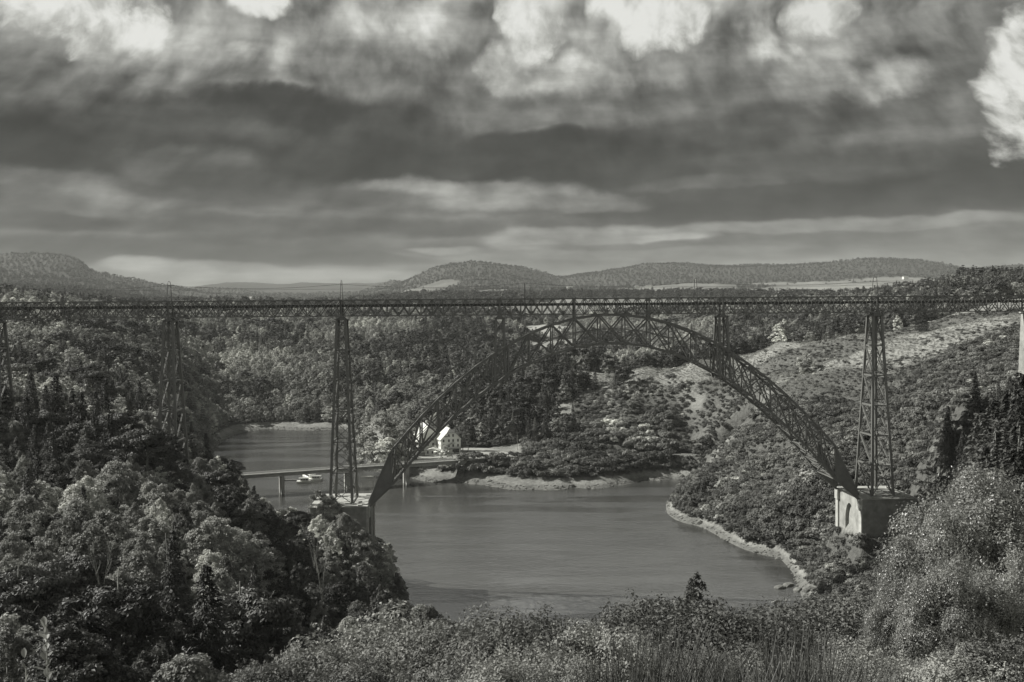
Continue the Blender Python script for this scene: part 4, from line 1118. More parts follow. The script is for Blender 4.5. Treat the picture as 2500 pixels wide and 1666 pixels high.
# light versions for the mass of far trees
LOD = {}
def lod(key, crown, mat, H):
    v, f = crown; LOD[key] = (fast_mesh(key, v, f, mat), H)
lod('a_round_pale', dome(101, 12, 4.5, .06, .5, 40, 26, .5, (.2, .32)), M['leaf_light'], 12)
lod('b_round_mid', dome(102, 12, 4.5, .06, .5, 40, 26, .6, (.2, .32)), M['leaf_mid'], 12)
lod('c_wide_mid', dome(103, 10.5, 5.0, .06, .5, 44, 26, .2, (.2, .32)), M['leaf_mid'], 10.5)
lod('d_round_dark', dome(104, 12, 4.5, .06, .5, 40, 26, .5, (.2, .32)), M['leaf_dark'], 12)
lod('e_tall_mid', dome(105, 15, 3.3, .05, .48, 40, 26, 1.0, (.22, .34), .5), M['leaf_mid'], 15)
lod('f_spruce_dark', spruce(106, 16, 3.8, .04, 15, 9, .62), M['needle'], 16)
lod('g_spruce_pale', spruce(107, 16, 3.4, .04, 15, 9, .6), M['needle_pale'], 16)
lod('h_pine_dark', broadleaf(108, 13, 4.4, .25, 18, 50, .5, (.26, .4), .5), M['needle'], 13)
lod('i_shrub_mid', broadleaf(109, 2.4, 1.9, .0, 9, 36, .24, (.3, .5), .75), M['shrub'], 2.4)
lod('j_shrub_pale', broadleaf(110, 2.4, 1.9, .0, 9, 36, .24, (.3, .5), .75), M['leaf_light'], 2.4)
lod('k_shrub_dark', broadleaf(111, 2.4, 1.9, .0, 9, 36, .24, (.3, .5), .75), M['leaf_dark'], 2.4)
lod('l_tuft', leaf_quads(np.random.default_rng(5), np.random.default_rng(6).normal(size=(40, 3)) * (.45, .45, .12) + (0, 0, .3), np.random.default_rng(7).normal(size=(40, 3)) * (1, 1, .3), .3, .25, np.tile([0., 0., 1.], (40, 1))), M['grass'], 1.0)
LKEYS = sorted(LOD)
lib = bpy.data.collections.new('plant_library')       # not linked: only instanced by the far woods
for k in LKEYS:
    lib.objects.link(bpy.data.objects.new(k, LOD[k][0]))
GN = bpy.data.node_groups.new('scatter_plants', 'GeometryNodeTree')
GN.interface.new_socket('Geometry', in_out='INPUT', socket_type='NodeSocketGeometry')
GN.interface.new_socket('Geometry', in_out='OUTPUT', socket_type='NodeSocketGeometry')
gi = GN.nodes.new('NodeGroupInput'); go_ = GN.nodes.new('NodeGroupOutput')
m2p = GN.nodes.new('GeometryNodeMeshToPoints'); iop = GN.nodes.new('GeometryNodeInstanceOnPoints'); ci = GN.nodes.new('GeometryNodeCollectionInfo')
ci.inputs['Collection'].default_value = lib; ci.inputs['Separate Children'].default_value = True; ci.inputs['Reset Children'].default_value = True
iop.inputs['Pick Instance'].default_value = True
def named(nm, dt):
    n = GN.nodes.new('GeometryNodeInputNamedAttribute'); n.data_type = dt; n.inputs['Name'].default_value = nm
    return [s_ for s_ in n.outputs if s_.enabled and s_.name == 'Attribute'][0]
L_ = GN.links
L_.new(gi.outputs[0], m2p.inputs['Mesh']); L_.new(m2p.outputs[0], iop.inputs['Points']); L_.new(ci.outputs[0], iop.inputs['Instance'])
L_.new(named('pick', 'INT'), iop.inputs['Instance Index']); L_.new(named('turn', 'FLOAT_VECTOR'), iop.inputs['Rotation']); L_.new(named('size', 'FLOAT_VECTOR'), iop.inputs['Scale'])
L_.new(iop.outputs[0], go_.inputs[0])
def scatter(name, P, pick, turn, size, label, cat):
    me = bpy.data.meshes.new(name); me.vertices.add(len(P)); me.vertices.foreach_set('co', P.astype(np.float32).ravel())
    a = me.attributes.new('pick', 'INT', 'POINT'); a.data.foreach_set('value', pick.astype(np.int32))
    a = me.attributes.new('turn', 'FLOAT_VECTOR', 'POINT'); a.data.foreach_set('vector', turn.astype(np.float32).ravel())
    a = me.attributes.new('size', 'FLOAT_VECTOR', 'POINT'); a.data.foreach_set('vector', size.astype(np.float32).ravel())
    o = put(name, me); md = o.modifiers.new('scatter', 'NODES'); md.node_group = GN
    tagged(o, label, cat, kind='stuff'); return o

# ------------------------------------------------------------------ where plants stand
def jgrid(x0, x1, y0, y1, step):
    gx, gy = np.meshgrid(np.arange(x0, x1, step), np.arange(y0, y1, step))
    gx = gx + RNG.uniform(-.48, .48, gx.shape) * step; gy = gy + RNG.uniform(-.48, .48, gy.shape) * step
    return gx.ravel(), gy.ravel()
cand = []
for y0, y1, step in ((100, 450, 6.9), (450, 1000, 6.4), (1000, 1700, 8.5), (1700, 3200, 16), (3200, 4000, 24)):
    w = y1 * 0.56 + 20
    x, y = jgrid(-w, w, y0, y1, step)
    ok = np.abs(x) < y * 0.545 + 14; x, y = x[ok], y[ok]
    cand.append((x, y))
# trees along the far skyline and farmland hedges
x, y = jgrid(-3000, 3000, 4000, 5900, 26); ok = (np.abs(x) < y * .54); cand.append((x[ok], y[ok]))
tx = np.concatenate([c[0] for c in cand]); ty = np.concatenate([c[1] for c in cand])
# quick cull on the grid's wood density first
def gridlook(G, X, Y):
    D = Y + DO; a = X / D
    i = np.clip(np.searchsorted(_rows, D), 1, nr - 1); j = np.clip(np.searchsorted(_as, a), 1, nc - 1)
    v = (D - _rows[i - 1]) / (_rows[i] - _rows[i - 1]); u = (a - _as[j - 1]) / (_as[j] - _as[j - 1])
    u = np.clip(u, 0, 1); v = np.clip(v, 0, 1)
    return (G[i - 1, j - 1] * (1 - u) + G[i - 1, j] * u) * (1 - v) + (G[i, j - 1] * (1 - u) + G[i, j] * u) * v
tz = gridlook(GZ, tx, ty)
wd = woods(tx, ty, tz)
keep = RNG.random(len(tx)) < wd; tx, ty, tz = tx[keep], ty[keep], tz[keep]
# horizon sweep over ground and canopy: what lies behind a fold of land is not built
slope = (GZ + np.where(Gw > .5, 6.5, 0)) / np.maximum(GY, 3.0)
slope[GY < 30] = -9
runmax = np.maximum.accumulate(slope, axis=0)
prev = np.vstack([np.full((1, nc), -9.0), runmax[:-1]])
prev = np.vstack([prev[:2], prev[:-2]])
def in_view(X, Y, Z, h, marg=0.004):
    px = pxof(X, Y); top = (Z + h) / Y
    return (top > gridlook(prev, X, Y) - 0.001 - marg * np.clip(300 / Y, .3, 2)) & (px > -90) & (px < 2590) & (top > -0.40)
# species and size
pxt = pxof(tx, ty)
con = fbm(tx, ty, 90, 3, 51) + RNG.normal(size=len(tx)) * .13
tone_n = fbm(tx, ty, 60, 3, 61) + RNG.normal(size=len(tx)) * .10
isC = con > np.where((pxt < 1130) & (ty < 450), 0.03, 0.10)
isC |= (pxt > 1130) & (pxt < 1330) & (ty > 600) & (ty < 760) & (con > -0.02)
isC |= (pxt < 330) & (ty > 230) & (ty < 380) & (con > -0.08)
isC |= (pxt > 2230) & (ty < 330)
isC |= (ty > 850) & (pxt > 1050) & (pxt < 1300) & (con > -.1)
pale_zone = (ty > 165) & (ty < 262) & (pxt < 600)
isC &= ~(pale_zone & (con < .22))
hgt = np.where(isC, RNG.uniform(11, 20, len(tx)), RNG.uniform(7.5, 13.5, len(tx)))
nearL = (pxt < 620) & (ty < 450)
hgt = np.where(nearL, hgt * np.where(isC, 1.32, 1.12) + 1.5, hgt)
# the skyline of the near slope against the water, as the photograph has it
prof = np.interp(pxt, [0, 300, 375, 440, 500, 560, 600, 660, 720, 780, 815, 835, 895, 930, 1000, 1060, 1135], [700, 700, 1085, 1135, 1110, 1130, 1165, 1195, 1205, 1215, 1240, 1292, 1300, 1320, 1345, 1415, 1500])
lim = (hz(pxt) - prof) / F * ty - tz
nearS = (ty < 430) & (pxt < 1155)
hgt = np.where(nearS & (pxt > 620), np.clip(hgt, 8, 15), hgt)
hgt = np.where(nearS & (pxt > 420), np.minimum(hgt, lim * RNG.uniform(.8, 1.0, len(tx))), hgt)
hgt = np.where((ty > 1700), hgt * 1.0, hgt); hgt = np.where((ty > 3800), hgt * .85, hgt)
sT, tT = st(tx, ty)
dead = hgt < 2.5
tx, ty, tz, pxt, isC, hgt, tone_n, con, pale_zone = [a[~dead] for a in (tx, ty, tz, pxt, isC, hgt, tone_n, con, pale_zone)]
vis = in_view(tx, ty, tz, hgt)
tx, ty, tz, pxt, isC, hgt, tone_n, con, pale_zone = [a[vis] for a in (tx, ty, tz, pxt, isC, hgt, tone_n, con, pale_zone)]
# shrubs
def shrub_density(X, Y, Z):
    px = pxof(X, Y); d = np.zeros(np.shape(X)); n = fbm(X, Y, 28, 3, 71); n2 = fbm(X, Y, 60, 3, 75)
    hill = (px > 1400) & (Y > 330) & (Y < 760)
    zr_ = np.interp(px, [1450, 1572, 1700, 1900, 2060, 2200, 2400], [-49, -46, -39, -29, -27, -22, -14]); upper = sstep(Z, zr_ - 9, zr_ + 3)
    d = np.where(hill, np.clip(1.0 - 0.98 * upper + n * 1.5 + n2 * 1.0, 0.03, 1), d)
    d = np.where(hill & (px > 1650) & (Y < 500) & (Z < -50), 1.0, d)
    d = np.where((px > 1130) & (px < 1640) & (Y > 515) & (Y < 566) & (Z > -88.3), 1.0, d)
    d = np.where((px > 1130) & (Y >= 566) & (Y < 620), 0.8, d)
    d = np.where((px > 1030) & (Y > 55) & (Y < 240) & (Z > -88), 1.0, d)
    d = np.where((px > 1850) & (Y > 55) & (Y < 345), 1.0, d)
    d = np.where((px > 900) & (px < 1140) & (Y > 556) & (Y < 590) & (Z > -88.5), .9, d)
    d = np.where((px < 900) & (Y > 780) & (Y < 900) & (Z > -88), .8, d)
    d = np.where(Z < np.where((px > 1560) & (Y < 490), -90.0, -88.2), 0, d)
    d = np.where((np.abs(X + 24) < 31) & (Y > 566) & (Y < 617), 0, d)
    d = np.where(seg_dist(X, Y, ROAD) < 4.6, 0, d)
    s, t = st(X, Y)
    for s0 in (-89.2, 89.2): d = np.where((np.abs(s - s0) < 9.3) & (np.abs(t) < 12.3), 0, d)
    d = np.where((np.abs(s - 66) < 16) & (np.abs(t + 2) < 9), d, d)
    return d
# leaf litter and low growth cover the soil where the scrub stands thick
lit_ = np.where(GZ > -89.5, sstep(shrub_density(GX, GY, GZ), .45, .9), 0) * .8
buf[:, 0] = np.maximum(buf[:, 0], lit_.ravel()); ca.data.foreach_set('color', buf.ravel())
sc_ = []
for y0, y1, step in ((55, 240, 2.3), (240, 520, 2.5), (515, 760, 3.3), (780, 900, 5)):
    w = y1 * .56 + 10; x, y = jgrid(-w * (.9 if y0 > 700 else .12), w, y0, y1, step); sc_.append((x, y))
bx = np.concatenate([c[0] for c in sc_]); by = np.concatenate([c[1] for c in sc_])
ok = np.abs(bx) < by * .53 + 6; bx, by = bx[ok], by[ok]
bz = gridlook(GZ, bx, by)
ok = RNG.random(len(bx)) < shrub_density(bx, by, bz); bx, by, bz = bx[ok], by[ok], bz[ok]
pxb = pxof(bx, by)
bh = RNG.uniform(1.2, 3.2, len(bx)) * np.where((pxb > 1130) & (pxb < 1640) & (by > 515) & (by < 620), 1.7, 1.0) * np.where((bz > -45) & (by > 480), .5, 1.0)
bh *= 1 + 0.9 * np.clip(fbm(bx, by, 24, 2, 79) * 3, 0, 1) * (pxb > 1500)
bt = fbm(bx, by, 35, 3, 73) + RNG.normal(size=len(bx)) * .12 - .12 * ((pxb > 1600) & (by > 300) & (by < 520))
slope = GZ / np.maximum(GY, 3.0); slope[GY < 30] = -9
slope = np.where((Gw > .5) & (GY > 100), (GZ + 5) / np.maximum(GY, 3), slope)
runmax = np.maximum.accumulate(slope, axis=0); prev = np.vstack([np.full((2, nc), -9.0), runmax[:-2]])
vis = in_view(bx, by, bz, bh, .003)
bx, by, bz, bh, bt, pxb = [a[vis] for a in (bx, by, bz, bh, bt, pxb)]
print('TREES', len(tx), 'conifers', int(isC.sum()), 'SHRUBS', len(bx))

# ------------------------------------------------------------------ individuals, largest in the picture first
def instance_plant(key, label, loc, h, rz, group, sx=1.0, tilt=0.0):
    p = PRO[key]; r = empty(p['kind'], loc, rz); k = h / p['H']
    r.scale = (k * sx, k * sx, k); r.rotation_euler.x = tilt
    tagged(r, label, p['cat'], group)
    put('trunk', p['trunk'], r); put('crown', p['crown'], r)
    return r
ONES = ['first', 'second', 'third', 'fourth', 'fifth', 'sixth', 'seventh', 'eighth', 'ninth']
ORD = ONES + ['tenth', 'eleventh', 'twelfth', 'thirteenth', 'fourteenth', 'fifteenth', 'sixteenth', 'seventeenth', 'eighteenth', 'nineteenth']
for w1_, w2_ in (('twentieth', 'twenty'), ('thirtieth', 'thirty'), ('fortieth', 'forty'), ('fiftieth', 'fifty'), ('sixtieth', 'sixty'), ('seventieth', 'seventy'), ('eightieth', 'eighty')):
    ORD += [w1_] + [w2_ + '-' + o_ for o_ in ONES]
def place_phrase(px, py):
    """py = row of the plant's top"""
    if py > 1420: row = 'at the bottom edge'
    elif py > 1300: row = 'on lower near slope'
    elif py > 1190: row = 'on middle near slope'
    elif py > 1080: row = 'at road bridge level'
    elif py > 960: row = 'at lake shore level'
    elif py > 840: row = 'on the upper slope'
    else: row = 'under the deck line'
    if px < 210: c = 'at the far left'
    elif px < 420: c = 'left of the slender left pier'
    elif px < 600: c = 'right of the slender left pier'
    elif px < 790: c = 'left of the tall left pier'
    elif px < 910: c = 'around the left stone pedestal'
    elif px < 1150: c = 'at the left water edge'
    elif px < 1500: c = 'under the arch crown'
    elif px < 1850: c = 'under the right half of the arch'
    elif px < 2120: c = 'below the right arch foot'
    elif px < 2300: c = 'right of the right stone pedestal'
    else: c = 'at the far right'
    return c, row
def make_individuals(recs, group):
    """recs: (key, x, y, z, h, words)"""
    cells = {}
    for r_ in recs:
        key, x, y, z, h, words = r_
        px = 1250 + F * x / y; py = hz(px) - (z + h) / y * F
        c, row = place_phrase(px, py); cells.setdefault((words, c, row), []).append((px, r_))
    for (words, c, row), lst in cells.items():
        lst.sort(key=lambda q: q[0])
        for i, (px, (key, x, y, z, h, _)) in enumerate(lst):
            if len(lst) == 1: lab = '%s %s, %s' % (words, c, row)
            elif i < 88: lab = '%s %s, %s, %s from left' % (words, c, row, ORD[i])
            else: lab = '%s %s, %s, further right' % (words, c, row)
            instance_plant(key, lab, (x, y, z - 0.25), h, RNG.uniform(0, 6.28), group, RNG.uniform(.78, 1.15), RNG.normal() * .05)
def pickkey(i):
    x, y = tx[i], ty[i]; r_ = RNG.random()
    if isC[i]:
        nm = 'pale' if tone_n[i] > .16 else 'dark'
        k = 'spruce_' if r_ < .55 else ('slim_spruce_' if r_ < .78 else 'pine_')
        w = {'spruce_': 'spruce', 'slim_spruce_': 'slim spruce', 'pine_': 'flat-branched pine'}[k]
    else:
        v = tone_n[i]
        if pale_zone[i]: v += .30
        nm = 'pale' if v > .13 else ('mid' if v > -.10 else 'dark')
        k = 'round_' if r_ < .42 else ('wide_' if r_ < .72 else 'tall_')
        w = {'round_': 'round-crowned tree', 'wide_': 'spreading tree', 'tall_': 'tall tree'}[k]
    return k + nm, {'pale': 'pale ', 'mid': 'mid-grey ', 'dark': 'dark '}[nm] + w
appear = hgt / ty
appear = np.where(hgt > 0, appear, 0)
order_b = [i for i in np.argsort(-appear) if not isC[i]]; order_c = [i for i in np.argsort(-appear) if isC[i]]
indiv = set(order_b[:300]) | set(order_c[:300])
recs = []
for i in list(order_b[:300]) + list(order_c[:300]):
    k, w = pickkey(i); recs.append((k, tx[i], ty[i], tz[i], hgt[i], w))
make_individuals([r_ for r_ in recs if PRO[r_[0]]['kind'] == 'broadleaf_tree'], 'broadleaf trees on the slopes')
make_individuals([r_ for r_ in recs if PRO[r_[0]]['kind'] != 'broadleaf_tree'], 'conifers on the slopes')
rest = np.array([i for i in range(len(tx)) if i not in indiv])
LI = {k: i for i, k in enumerate(LKEYS)}
def lod_of(i):
    r_ = RNG.random(); v = tone_n[i]
    if isC[i]: return LI['g_spruce_pale'] if v > .12 else (LI['f_spruce_dark'] if r_ < .6 else LI['h_pine_dark'])
    if ty[i] > 1700: return LI['d_round_dark']
    if ty[i] > 700: v = v * .7 + .05
    if v > .11: return LI['a_round_pale']
    if v < -.11: return LI['d_round_dark']
    return LI['b_round_mid'] if r_ < .4 else (LI['c_wide_mid'] if r_ < .75 else LI['e_tall_mid'])
pk = np.array([lod_of(i) for i in rest]); Hs = np.array([LOD[k][1] for k in LKEYS])
def pack(x, y, z, h, pk_):
    n = len(x); sc = h / Hs[pk_]; wsc = sc * RNG.uniform(.85, 1.2, n)
    return np.stack([x, y, z - .3], -1), pk_, np.stack([RNG.normal(size=n) * .03, RNG.normal(size=n) * .03, RNG.uniform(0, 6.28, n)], -1), np.stack([wsc, wsc, sc], -1)
h_ = hgt[rest]
cset = isC[rest]
for sel, nm, lb in ((~cset, 'broadleaf_woods', 'mass of broadleaf woodland covering the far valley sides behind the viaduct'), (cset, 'conifer_woods', 'mass of conifer woodland covering the far valley sides behind the viaduct')):
    r_ = rest[sel]; wide = np.where(ty[r_] > 1700, 1.5, 1.0)
    P, a, b, c_ = pack(tx[r_], ty[r_], tz[r_], hgt[r_], pk[sel]); c_[:, :2] *= wide[:, None]
    scatter(nm, P, a, b, c_, lb, 'woodland')
# shrubs
ap = bh / by; ob = np.argsort(-ap)[:300]; sset = np.zeros(len(bx), bool); sset[ob] = True
recs = []
for i in ob:
    nm = 'pale' if bt[i] > .22 else ('dark' if bt[i] < -.1 else 'mid')
    recs.append(('shrub_' + nm, bx[i], by[i], bz[i], bh[i], {'pale': 'pale shrub', 'mid': 'mid-grey shrub', 'dark': 'dark shrub'}[nm]))
make_individuals(recs, 'shrubs on the slopes')
r_ = np.where(~sset)[0]
pk = np.where(bt[r_] > .30, LI['j_shrub_pale'], np.where(bt[r_] < -.06, LI['k_shrub_dark'], LI['i_shrub_mid']))
P, a, b, c_ = pack(bx[r_], by[r_], bz[r_], bh[r_], pk)
scatter('scrub', P, a, b, c_, 'dense low scrub covering the right hillside and lake banks', 'scrub')
# rough grass on the open hill
gx, gy = jgrid(60, 330, 380, 730, 1.8); gz_ = gridlook(GZ, gx, gy); px = pxof(gx, gy)
ok = (px > 1400) & (px < 2540) & (gz_ > -60) & (RNG.random(len(gx)) < sstep(gz_, -62, -40)) & (seg_dist(gx, gy, ROAD) > 5)
gx, gy, gz_ = gx[ok], gy[ok], gz_[ok]; ok = in_view(gx, gy, gz_, .8, .002); gx, gy, gz_ = gx[ok], gy[ok], gz_[ok]
P, a, b, c_ = pack(gx, gy, gz_ + .2, RNG.uniform(.5, 1.1, len(gx)), np.full(len(gx), LI['l_tuft']))
scatter('rough_grass', P, a, b, c_, 'rough dry grass over the open upper hillside on the right', 'grass')
print('GRASS', len(gx))

# ------------------------------------------------------------------ trees the photograph singles out
def manual(key, px, py_top, Y, h, label, sx=1.0, sink=0.3):
    x = (px - 1250) / F * Y; z = float(height(x, Y)[0])
    ztop_ = (hz(px) - py_top) / F * Y
    if h is None: h = max(2.0, ztop_ - z)
    return instance_plant(key, label, (x, Y, z - sink), h, RNG.uniform(0, 6.28), None, sx)
manual('round_pale', 935, 1014, 590, None, 'tall rounded tree on the far bank left of the arch foot', 1.3)
manual('round_pale', 940, 1072, 574, None, 'pale willow-like tree in front of the tall rounded bank tree', 1.5)
manual('tall_mid', 862, 1032, 600, None, 'tall tree on the bank seen through the tall left pier', .9)
manual('tall_mid', 1128, 1030, 598, None, 'tall tree directly right of the white gabled house', 1.0)
manual('wide_mid', 1000, 1030, 612, None, 'tree behind the long white building', 1.1)
manual('spruce_dark', 962, 1238, 296, 14.5, 'very dark conifer against the water beside the left pedestal', 1.5)
manual('spruce_dark', 990, 1325, 258, 13.0, 'dark pointed conifer leaning out over the left water edge', 1.1)
manual('spruce_dark', 1026, 1372, 240, 13.0, 'dark conifer outermost on the left water edge', 1.2)
manual('spruce_dark', 560, 1068, 335, 21, 'large dark conifer standing against the upper lake', 1.25)
manual('spruce_dark', 585, 1150, 322, 14, 'dark conifer right of the large one by the upper lake', 1.1)
manual('slim_spruce_dark', 701, 1150, 345, 11.5, 'slim dark tree in front of the road bridge', .9)
manual('spruce_pale', 205, 1020, 290, 19, 'pale layered conifer left of the slender pier', 1.1)
manual('spruce_dark', 1508, 928, 690, 15, 'dark conifer on the grassy hill, left of a pair', 1.2)
manual('spruce_dark', 1523, 922, 694, 16, 'dark conifer on the grassy hill, right of a pair', 1.1)
manual('slim_spruce_dark', 1452, 925, 680, 16, 'dark conifer at the top edge of the wooded bank', 1.2)
manual('tall_dark', 1722, 1420, 92, None, 'small dark sapling rising above the foreground scrub against the water', .8)
for k, (px, pt, Y) in enumerate(((2395, 1000, 190), (2430, 962, 176), (2462, 940, 170), (2496, 900, 165), (2440, 1040, 150), (2485, 1020, 140), (2410, 1080, 160))):
    manual('spruce_dark', px, pt, Y, None, '%s very dark conifer of the clump at the far right, counted by height of tip' % ORD[[3, 2, 1, 0, 5, 4, 6][k]], 1.0 + .08 * (k % 3))
# bare pale saplings
def bare_tree(px, py, Y, h, label, stems=4):
    x = (px - 1250) / F * Y; z = (hz(px) - py) / F * Y - h; r = empty('bare_tree', (x, Y, z)); tagged(r, label, 'tree')
    rr = random.Random(int(px)); mb = MB()
    for i in range(stems):
        a = rr.uniform(0, 6.28); l = rr.uniform(.1, .24) * h
        mb.tube([(0, 0, 0), (math.cos(a) * l * .4, math.sin(a) * l * .4, h * .5), (math.cos(a) * l, math.sin(a) * l, h * rr.uniform(.8, 1))], [.07, .05, .015], 5)
        for j in range(6):
            u = rr.uniform(.4, .95); b0 = Vector((math.cos(a) * l * u, math.sin(a) * l * u, h * u)); a2 = rr.uniform(0, 6.28)
            mb.tube([b0, b0 + Vector((math.cos(a2) * .5, math.sin(a2) * .5, .9)), b0 + Vector((math.cos(a2) * .8, math.sin(a2) * .8, 1.9))], [.025, .018, .008], 4)
    mb.build('trunk', M['bark_pale'], r)
bare_tree(236, 1325, 150, 9, 'bare pale many-stemmed tree left of the pale trees', 4)
bare_tree(778, 1330, 205, 12, 'bare pale many-stemmed tree below the left pedestal', 6)
bare_tree(760, 1262, 225, 12, 'leafless pale stems left below the left stone pedestal', 3)

# ------------------------------------------------------------------ foreground: leafy bushes, big tree, broom, sapling
def dense(seed, H, Rw, nl, per, leaf, base=0.0, flat=.9, lobe=(.2, .36), sprig=0.25):
    rng = np.random.default_rng(seed)
    v, f = broadleaf(seed, H, Rw, base, nl, per, leaf, lobe, flat)
    # loose upright sprigs that break the outline
    ns_ = int(nl * 1.6); C = []; N = []
    for i in range(ns_):
        d = sph(rng, 1)[0]; d[2] = abs(d[2]); c = np.array([d[0] * Rw * .8, d[1] * Rw * .8, H * (.45 + .42 * d[2])])
        L = rng.uniform(.1, sprig) * H; k = 26; u = rng.uniform(0, 1, k)[:, None]
        dirn = np.array([d[0] * .5, d[1] * .5, 1.0]); dirn /= np.linalg.norm(dirn)
        C.append(c + dirn * u * L + rng.normal(size=(k, 3)) * leaf * 1.1); N.append(rng.normal(size=(k, 3)) + [0, 0, .6])
    v2, f2 = leaf_quads(rng, np.concatenate(C), np.concatenate(N), leaf, .55)
    return np.concatenate([v, v2]), np.concatenate([f, f2 + len(v)])
proto('bush_a', 'leafy_bush', dense(201, 4.2, 2.9, 60, 330, .062), M['shrub'], trunk_mb(203, 4, .07, 12, 2.2, .8), M['bark'], 'bush', 4.2)
proto('bush_b', 'leafy_bush', dense(202, 4.4, 2.6, 60, 330, .058), M['leaf_bush'], trunk_mb(204, 4, .07, 12, 2.2, .8), M['bark'], 'bush', 4.4)
proto('bush_c', 'leafy_bush', dense(205, 4.0, 3.0, 60, 330, .06), M['leaf_mid'], trunk_mb(206, 4, .07, 12, 2.2, .8), M['bark'], 'bush', 4.0)
proto('big_birch', 'birch_tree', dense(207, 19, 7.0, 120, 560, .115, .05, 1.15, (.17, .3), .16), M['glossy'], trunk_mb(208, 18, .3, 16, 6.5, .93), M['bark_pale'], 'tree', 19)
fg = [  # px, top row, distance, prototype, words
    (640, 1625, 44, 'bush_b', 'pale bush at the bottom edge, leftmost of the near bushes'),
    (760, 1585, 46, 'bush_b', 'pale bush at the bottom edge below the left pedestal'),
    (870, 1560, 48, 'bush_b', 'pale feathery bush second of the bottom row left of the water'),
    (965, 1530, 50, 'bush_a', 'tall pale bush left of the water gap at the bottom'),
    (1060, 1540, 47, 'bush_b', 'pale bush just left of the water gap at the bottom'),
    (1040, 1585, 38, 'bush_c', 'dark lower bush in front of the pale ones at bottom centre'),
    (1180, 1530, 32, 'bush_c', 'leafy bush left below the open water'),
    (1245, 1520, 30, 'bush_a', 'leafy bush with loose top shoots against the water'),
    (1330, 1515, 29, 'bush_a', 'highest bush below the middle of the water'),
    (1420, 1545, 28, 'bush_c', 'thin-topped bush below the middle of the water'),
    (1280, 1580, 24, 'bush_c', 'darker bush at the bottom below the middle of the water'),
    (1400, 1610, 22, 'bush_c', 'dark bush low at the bottom edge left of the broom'),
    (1560, 1505, 44, 'bush_b', 'pale bush above the broom, left of two'),
    (1622, 1460, 48, 'bush_b', 'tall pale bush rising against the water right of centre'),
    (1690, 1505, 46, 'bush_b', 'pale bush beside the dark sapling'),
    (1760, 1495, 45, 'bush_a', 'mid-grey bush right of the dark sapling'),
    (1850, 1515, 44, 'bush_a', 'mid-grey bush near the lower right shore'),
    (1580, 1560, 33, 'bush_b', 'pale bush behind the left broom stems'),
    (1700, 1580, 31, 'bush_b', 'pale bush between the two broom clumps'),
    (1830, 1590, 34, 'bush_c', 'dark bush behind the right broom clump'),
    (1940, 1500, 60, 'bush_a', 'bush under the rocky shore at lower right'),
    (2010, 1480, 62, 'bush_b', 'pale bush left of the big birch tree'),
    (2060, 1560, 48, 'bush_a', 'bush at the foot of the big birch tree, left side'),
    (2150, 1600, 40, 'bush_c', 'bush at the foot of the big birch tree, middle'),
    (2280, 1610, 36, 'bush_b', 'pale bush at the foot of the big birch tree, right side'),
    (2400, 1590, 34, 'bush_c', 'dark bush in the bottom right corner'),
    (2480, 1560, 34, 'bush_a', 'bush at the right frame edge near the bottom'),
    (1960, 1610, 36, 'bush_c', 'low bush right of the broom clumps'),
    (900, 1610, 36, 'bush_b', 'nearest pale bush on the bottom edge left of centre'),
    (1160, 1620, 27, 'bush_a', 'near bush on the bottom edge below the water gap')]
for px, pt, Y, key, lab in fg: manual(key, px, pt, Y, None, lab, RNG.uniform(.95, 1.2), .2)
for px, pt, Y, sx_, lab in ((2400, 1118, 66, 0.95, 'big glossy-leaved birch filling the lower right'), (2300, 1215, 62, .72, 'second tallest glossy-leaved birch, left of the big one'),
                            (2330, 1330, 50, .9, 'glossy-leaved birch in front of the big one'), (2490, 1330, 52, .95, 'glossy-leaved birch at the right frame edge'), (2205, 1400, 56, .7, 'small glossy-leaved birch leftmost of the group')):
    manual('big_birch', px, pt, Y, None, lab, sx_)
for px, pt, Y, h, lab in ((800, 1222, 312, 11, 'tree hiding the left side of the left stone pedestal'), (775, 1200, 330, 11, 'tree directly left of the left stone pedestal'), (820, 1262, 298, 10, 'bushy tree before the left stone pedestal'), (885, 1300, 296, 9, 'small tree at the foot of the left stone pedestal, water side')):
    manual('round_mid' if px < 800 else 'wide_mid', px, pt, Y, None, lab, .9)
# broom: fans of thin upright stems
def broom(px, py, Y, n, L, label, spread=.5, lean=0.0):
    x = (px - 1250) / F * Y; ztop_ = (hz(px) - py) / F * Y; gz0 = float(height(x, Y)[0]); L = max(L, ztop_ - gz0)
    r = empty('broom_clump', (x, Y, gz0)); tagged(r, label, 'broom')
    rr = random.Random(int(px * 7 + Y))
    V = []; Fc = []
    for i in range(n):
        a = rr.uniform(0, 6.28); s_ = rr.uniform(0, spread); bx0 = math.cos(a) * .25 * rr.random(); by0 = math.sin(a) * .25 * rr.random()
        l = L * rr.uniform(.45, 1.0); w0 = .0055; ph = rr.uniform(0, 6.28)
        for j in range(5):
            u = j / 4; ex = bx0 + (math.cos(a) * s_ + lean) * l * u ** 1.6; ey = by0 + math.sin(a) * s_ * l * u ** 1.6; z = l * u * (1 - .12 * s_ * u)
            w = w0 * (1 - .8 * u) + .0012
            for k in range(3): V.append((ex + w * math.cos(ph + k * 2.094), ey + w * math.sin(ph + k * 2.094), z))
        b0 = len(V) - 15
        for j in range(4):
            for k in range(3): Fc.append((b0 + j * 3 + k, b0 + j * 3 + (k + 1) % 3, b0 + j * 3 + 3 + (k + 1) % 3, b0 + j * 3 + 3 + k))
    o = put('stem', fast_mesh('stem', np.array(V), np.array(Fc), M['broom']), r); o['kind'] = 'stuff'
